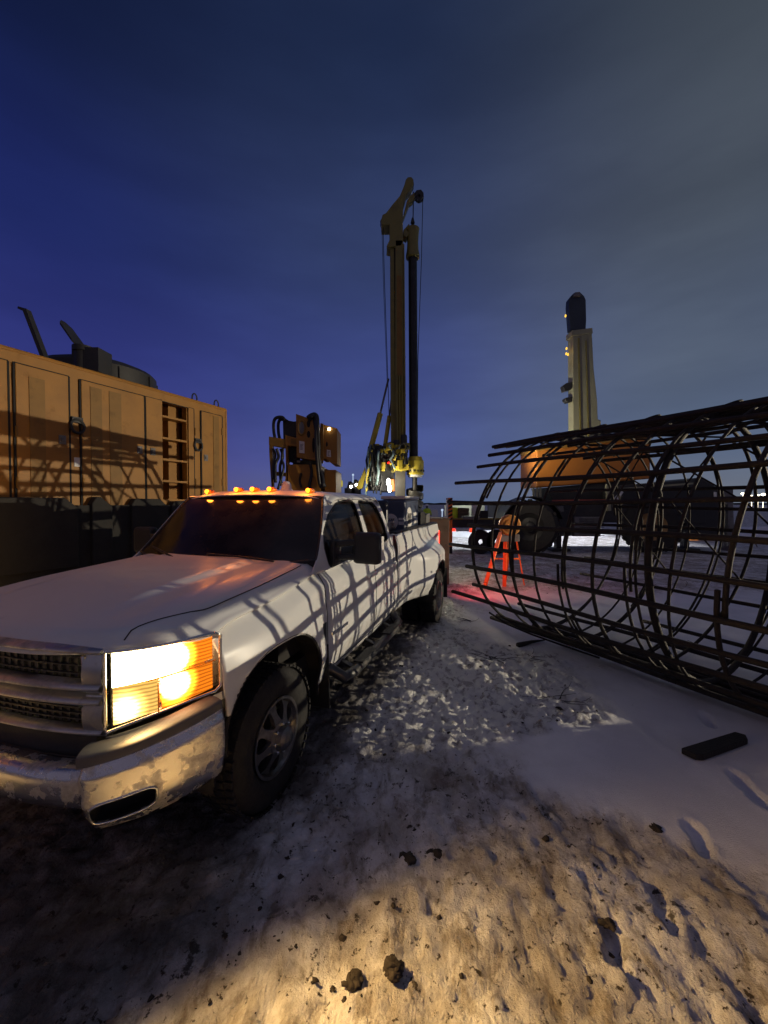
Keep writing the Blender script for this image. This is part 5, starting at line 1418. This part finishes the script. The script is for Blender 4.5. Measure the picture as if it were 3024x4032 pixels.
# ---------------------------------------------------------------- things in the pickup's bed (pickup frame)
def in_truck(x, y, z):
    ct, st = math.cos(TH), math.sin(TH); return Vector((TX+x*ct+y*st, TY-x*st+y*ct, z))
def build_cargo():
    zf = .945
    # welder
    r = empty('welding_machine', in_truck(.60, 3.92, zf), -TH, 'blue grey engine welder with a round pale emblem standing in the pickup bed', 'welder')
    m = MB(); m.box((0,0,.50), (.36,.86,.90)); m.build('case', M_bluebox, r, bevel=.03)
    m = MB(); m.box((0,0,.975), (.38,.88,.05)); m.build('lid', M_label, r, bevel=.012)
    m = MB(); m.lathe([(0,.0),(.118,.0),(.118,-.006),(0,-.006)], (-.04,-.432,.62), axis='Y', n=40); m.build('round_emblem', M_label, r)
    m = MB()
    for k, x in enumerate((-.085,-.055,-.025,.005)):
        m.bar((x-.02,-.442,.57), (x+.012,-.442,.67), .012, .004, up=(0,1,0))
    m.bar((-.073,-.442,.67), (-.060,-.442,.57), .010,.004,up=(0,1,0)); m.bar((-.013,-.442,.67),(0,-.442,.57),.010,.004,up=(0,1,0)); m.build('emblem_mark', M_seam, r)
    m = MB(); m.box((.125,-.434,.66), (.08,.01,.035)); m.box((.125,-.434,.60), (.08,.01,.05)); m.build('name_strip', M_label, r)
    for k in range(3):
        m = MB(); m.lathe([(0,-.04),(.028,-.04),(.03,0)], (-.1+.1*k,-.425,.25), axis='Y', n=14); m.build('socket', M_black, r, smooth=True)
    # side facing out has the same emblem
    m = MB(); m.lathe([(0,.008),(.17,.008),(.17,0),(0,0)], (.180,-.20,.66), axis='X', n=40); m.build('side_emblem', M_label, r)
    m = MB()
    for y in (-.29,-.24,-.19,-.14): m.bar((.191,y-.02,.58),(.191,y+.03,.74),.018,.004,up=(1,0,0))
    m.build('side_emblem_mark', M_seam, r)
    m = MB(); m.box((.182,.20,.72), (.01,.28,.05)); m.box((.182,.22,.62), (.01,.22,.09)); m.build('side_name_strip', M_label, r)
    # fuel tank and headache rack right behind the cab
    m = MB(); m.box((0,0,.34), (1.6,.42,.66)); m.box((.0,-.14,.62),(1.6,.10,.62)); 
    tag(m.build('transfer_tank', mat('tank_navy', (.012,.015,.035), .35, 0, .2, 3), None, loc=in_truck(0, 2.76, zf), bevel=.03), 'dark navy steel tank across the pickup bed right behind the cab', 'tank').rotation_euler = (0,0,-TH)
    def bedbox(name, x, y, d, m, label, cat, ext=None):
        q = MB(); q.box((0,0,d[2]/2), d)
        if ext: ext(q, d)
        o = q.build(name, m, None, loc=in_truck(x, y, zf), bevel=.015); o.rotation_euler = (0,0,-TH); tag(o, label, cat)
    bedbox('black_tool_box', .60, 4.62, (.40,.34,.74), M_dark, 'black square box behind the welder in the pickup bed', 'tool box', lambda q, d: q.box((0,-d[1]/2-.01,d[2]*.7),(.16,.02,.05)))
    bedbox('grey_gang_box', .64, 4.98, (.34,.30,.68), M_grey, 'grey steel box next to the black one in the pickup bed', 'tool box', lambda q, d: q.box((0,0,d[2]+.01),(d[0]+.03,d[1]+.03,.03)))
    q = at(1726, 2045, 8.9); bedbox('brown_chest', 0, 0, (.48,.9,q.z), mat('brown_chest_paint', (.13,.085,.055), .6, 0, .2, 6, dirt=.5, dthr=.5), 'tall brown weathered chest on the snow just behind the pickup tail', 'chest', lambda q, d: (q.box((0,0,d[2]+.012),(d[0]+.03,d[1]+.03,.03)), q.box((0,-d[1]/2-.012,d[2]*.8),(.12,.02,.08))))
    c = bpy.data.objects['brown_chest']; c.location = (q.x, 9.3, 0); c.rotation_euler = (0,0,0)
build_cargo()
# ---------------------------------------------------------------- far work site
def build_far():
    # worker in hi-vis
    Y = 28.0; o = at(1681, 1985, Y); root = empty('person', (o.x, Y, 0), R(20), 'worker in lime hi-vis jacket and white helmet standing far off by the auger', 'person')
    b = MB(); b.tube([(-.10,0,.04),(-.10,0,.50),(-.09,0,.92)], .07, 8, .10); b.tube([(.10,0.03,.04),(.10,.03,.50),(.09,0,.92)], .07, 8, .10)
    b.lathe([(.0,.86),(.17,.88),(.18,1.0),(.20,1.25),(.21,1.40),(.12,1.48),(.06,1.52),(.055,1.56)], n=14); b.ball((0,0,1.64), .105, 12, (.85,1,1.2)); b.tube([(-.21,0,1.40),(-.27,-.04,1.15),(-.24,-.16,.93)], .055, 8, .04); b.tube([(.21,0,1.40),(.27,-.04,1.15),(.24,-.18,.98)], .055, 8, .04)
    b.build('body', mat('work_clothes', (.06,.06,.09), .8, 0, .2, 8), root, smooth='all')
    j = MB(); j.lathe([(.19,.88),(.21,1.05),(.225,1.28),(.225,1.40),(.14,1.48),(.08,1.50)], n=16); j.tube([(-.21,0,1.41),(-.28,-.04,1.15),(-.25,-.14,.98)], .068, 8, .055); j.tube([(.21,0,1.41),(.28,-.04,1.15),(.25,-.15,1.02)], .068, 8, .055); j.build('jacket', M_lime, root, smooth='all')
    h = MB(); h.lathe([(0,.14),(.07,.125),(.12,.07),(.13,0),(.15,-.01)], (0,0,1.66), n=16); h.build('helmet', M_label, root, smooth='all')
    # yellow machine and dark plant left of the rig
    Y = 30; o = at(1337, 1905, Y); r = empty('yellow_site_machine', (o.x, Y, 0), 0, 'small yellow site machine with two thin masts left of the rig', 'machine')
    zt = at(1337, 1890, Y).z; zb = at(1337, 1918, Y).z
    m = MB(); m.box((0,0,(zt+zb)/2), (.46,.5,zt-zb)); m.build('housing', emis('glowing_yellow', (.75,.62,.05), .62), r, bevel=.12)  # housing emits its yellow, standing for light on the paint
    m = MB(); m.box((0,.1,zb/2), (.2,.2,zb)); m.build('pedestal', M_grey, r)
    for dx in (-.14, .12):
        m = MB(); m.tube([(dx,0,zt),(dx,0,zt+.5)], .02, 5); m.build('mast', M_label, r)
    for u0, u1, v0, lab, h in ((1360, 1402, 1915, 'low dark loader silhouette just left of the rig', 1), (1385, 1420, 1908, 'dark excavator silhouette tucked behind the loader by the rig', 1)):
        Y = 34; a, b = at(u0, v0, Y), at(u1, v0, Y); rr = random.Random(u0); rt = empty('parked_machine', ((a.x+b.x)/2, Y, 0), 0, lab, 'machine')
        m = MB(); W = b.x-a.x; m.box((0,0,a.z/2), (W,1.6,a.z*.9)); m.box((W*.2,0,a.z*.95),(W*.4,1.2,a.z*.25)); m.build('chassis', M_dark, rt, bevel=.05)
        m = MB(); m.bar((-W*.4,0,a.z*.8),(-W*.1,0,a.z*1.12),.2,.2); m.bar((-W*.1,0,a.z*1.12),(W*.3,0,a.z*1.05),.15,.15); m.build('arm', M_dark, rt)
        m = MB(); m.ball((W*.1,-.85,a.z*.98), .12, 8); m.build('work_lamp', E_white, rt)
    # light poles and site things right of the auger
    for u, v, Y, lab in ((1741, 2020, 40, 'thin pale light pole on the lit ground right of the auger'), (1390, 1880, 45, 'thin pale mast rising behind the machines left of the rig')):
        p = at(u, v, Y); m = MB(); m.tube([(0,0,0),(0,0,p.z+.4)], .05, 6); m.ball((0,0,p.z+.3), .13, 8); tag(m.build('light_pole', emis('pole_glow', (.6,.75,1), .8) if 'pole_glow' not in bpy.data.materials else bpy.data.materials['pole_glow'], None, loc=(p.x,Y,0)), lab, 'light pole')
    # a row of site cabins and pallets in the floodlight
    for u0, u1, v0, Y, mm, lab in ((1690, 1722, 2012, 36, M_label, 'pale site cabin in the floodlight right of the worker'), (2215, 2262, 2085, 24, M_cream, 'stack of pale pallets in floodlight below the crane'), (1880, 1945, 2092, 26, M_grey, 'low grey stack of forms on the lit snow beyond the flatbed')):
        a, b = at(u0, v0, Y), at(u1, v0, Y); m = MB(); w = b.x-a.x; m.box((0,0,max(.15,a.z)/2), (w,1.2,max(.15,a.z))); m.box((w*.1,0,max(.15,a.z)+.06),(w*.7,.9,.12)); tag(m.build('site_stack', mm, None, loc=((a.x+b.x)/2, Y, 0), bevel=.03), lab, 'stack')
    # small orange utility vehicle far right
    Y = 19.5; o = at(2752, 2130, Y); r = empty('utility_vehicle', (o.x, Y, 0), 0, 'small utility vehicle with orange cab frame seen through the cage at the right', 'utility vehicle')
    def P(u, v): p = at(u, v, Y); return Vector((p.x-o.x, 0, p.z))
    f = MB()
    for a, b in (((2716,2090),(2790,2090)),((2790,2090),(2800,2135)),((2742,2075),(2742,2132)),((2716,2128),(2800,2135)),((2716,2090),(2712,2130))): f.bar(P(*a), P(*b), .09, .08, up=(0,1,0))
    f.build('cab_frame', emis('glowing_orange', (.85,.30,.08), .55), r)  # frame emits its orange in place of light falling on it
    f = MB(); p = P(2757, 2110); f.box((p.x,.6,p.z), (.9,.9,.5)); f.box((p.x,.6,.4),(1.1,1.5,.35)); f.build('cab', M_dark, r, bevel=.05)
    for dx in (-.4,.4):
        w = MB(); w.lathe([(.08,-.1),(.28,-.1),(.3,0),(.28,.1),(.08,.1)], (p.x+dx,.1,.29), axis='Y', n=20); w.build('wheel', M_rub, r, smooth=True)
    # town lights on the right horizon
    for k, (u, v, s) in enumerate(((2925,1944,.7),(2985,1950,.55),(3005,1947,.8),(2960,1952,.35),(2975,1958,.3),(1265,1990,.4))):
        Y = 170; p = at(u, v, Y); m = MB(); m.ball((0,0,0), s, 8, (1,1,.7)); m.tube([(0,0,-.2),(0,0,-p.z)], .08, 5)
        tag(m.build('town_lamp', E_town, None, loc=(p.x, Y, p.z)), ['bright street lamp furthest left in the cluster on the right horizon','street lamp inside the cluster on the right horizon','brightest street lamp at the right edge of the horizon','faint street lamp low in the cluster on the right horizon','faint lowest lamp under the cluster on the right horizon','faint far lamp behind the pickup roof'][k], 'street lamp')
    # snow windrow / bank behind the crane
    m = MB(); vs = []; fs = []; n = 60
    for k in range(n+1):
        x = 1.5+28*k/n; h = .22+.25*abs(fbm(np.array(k*.31), np.array(2.), 3, 3))*2
        vs += [(x, 22.0+fbm(np.array(k*.2), np.array(1.), 2, 8)*2-1.0, -.05), (x, 22.2, h), (x, 23.6, h*.8), (x, 24.6, -.05)]
    for k in range(n):
        for j in range(3): fs.append((k*4+j, k*4+4+j, k*4+5+j, k*4+1+j))
    m.add(vs, fs); o = m.build('snow_bank', bpy.data.materials['trampled_snow'], None, smooth=True); o['kind'] = 'structure'
build_far()
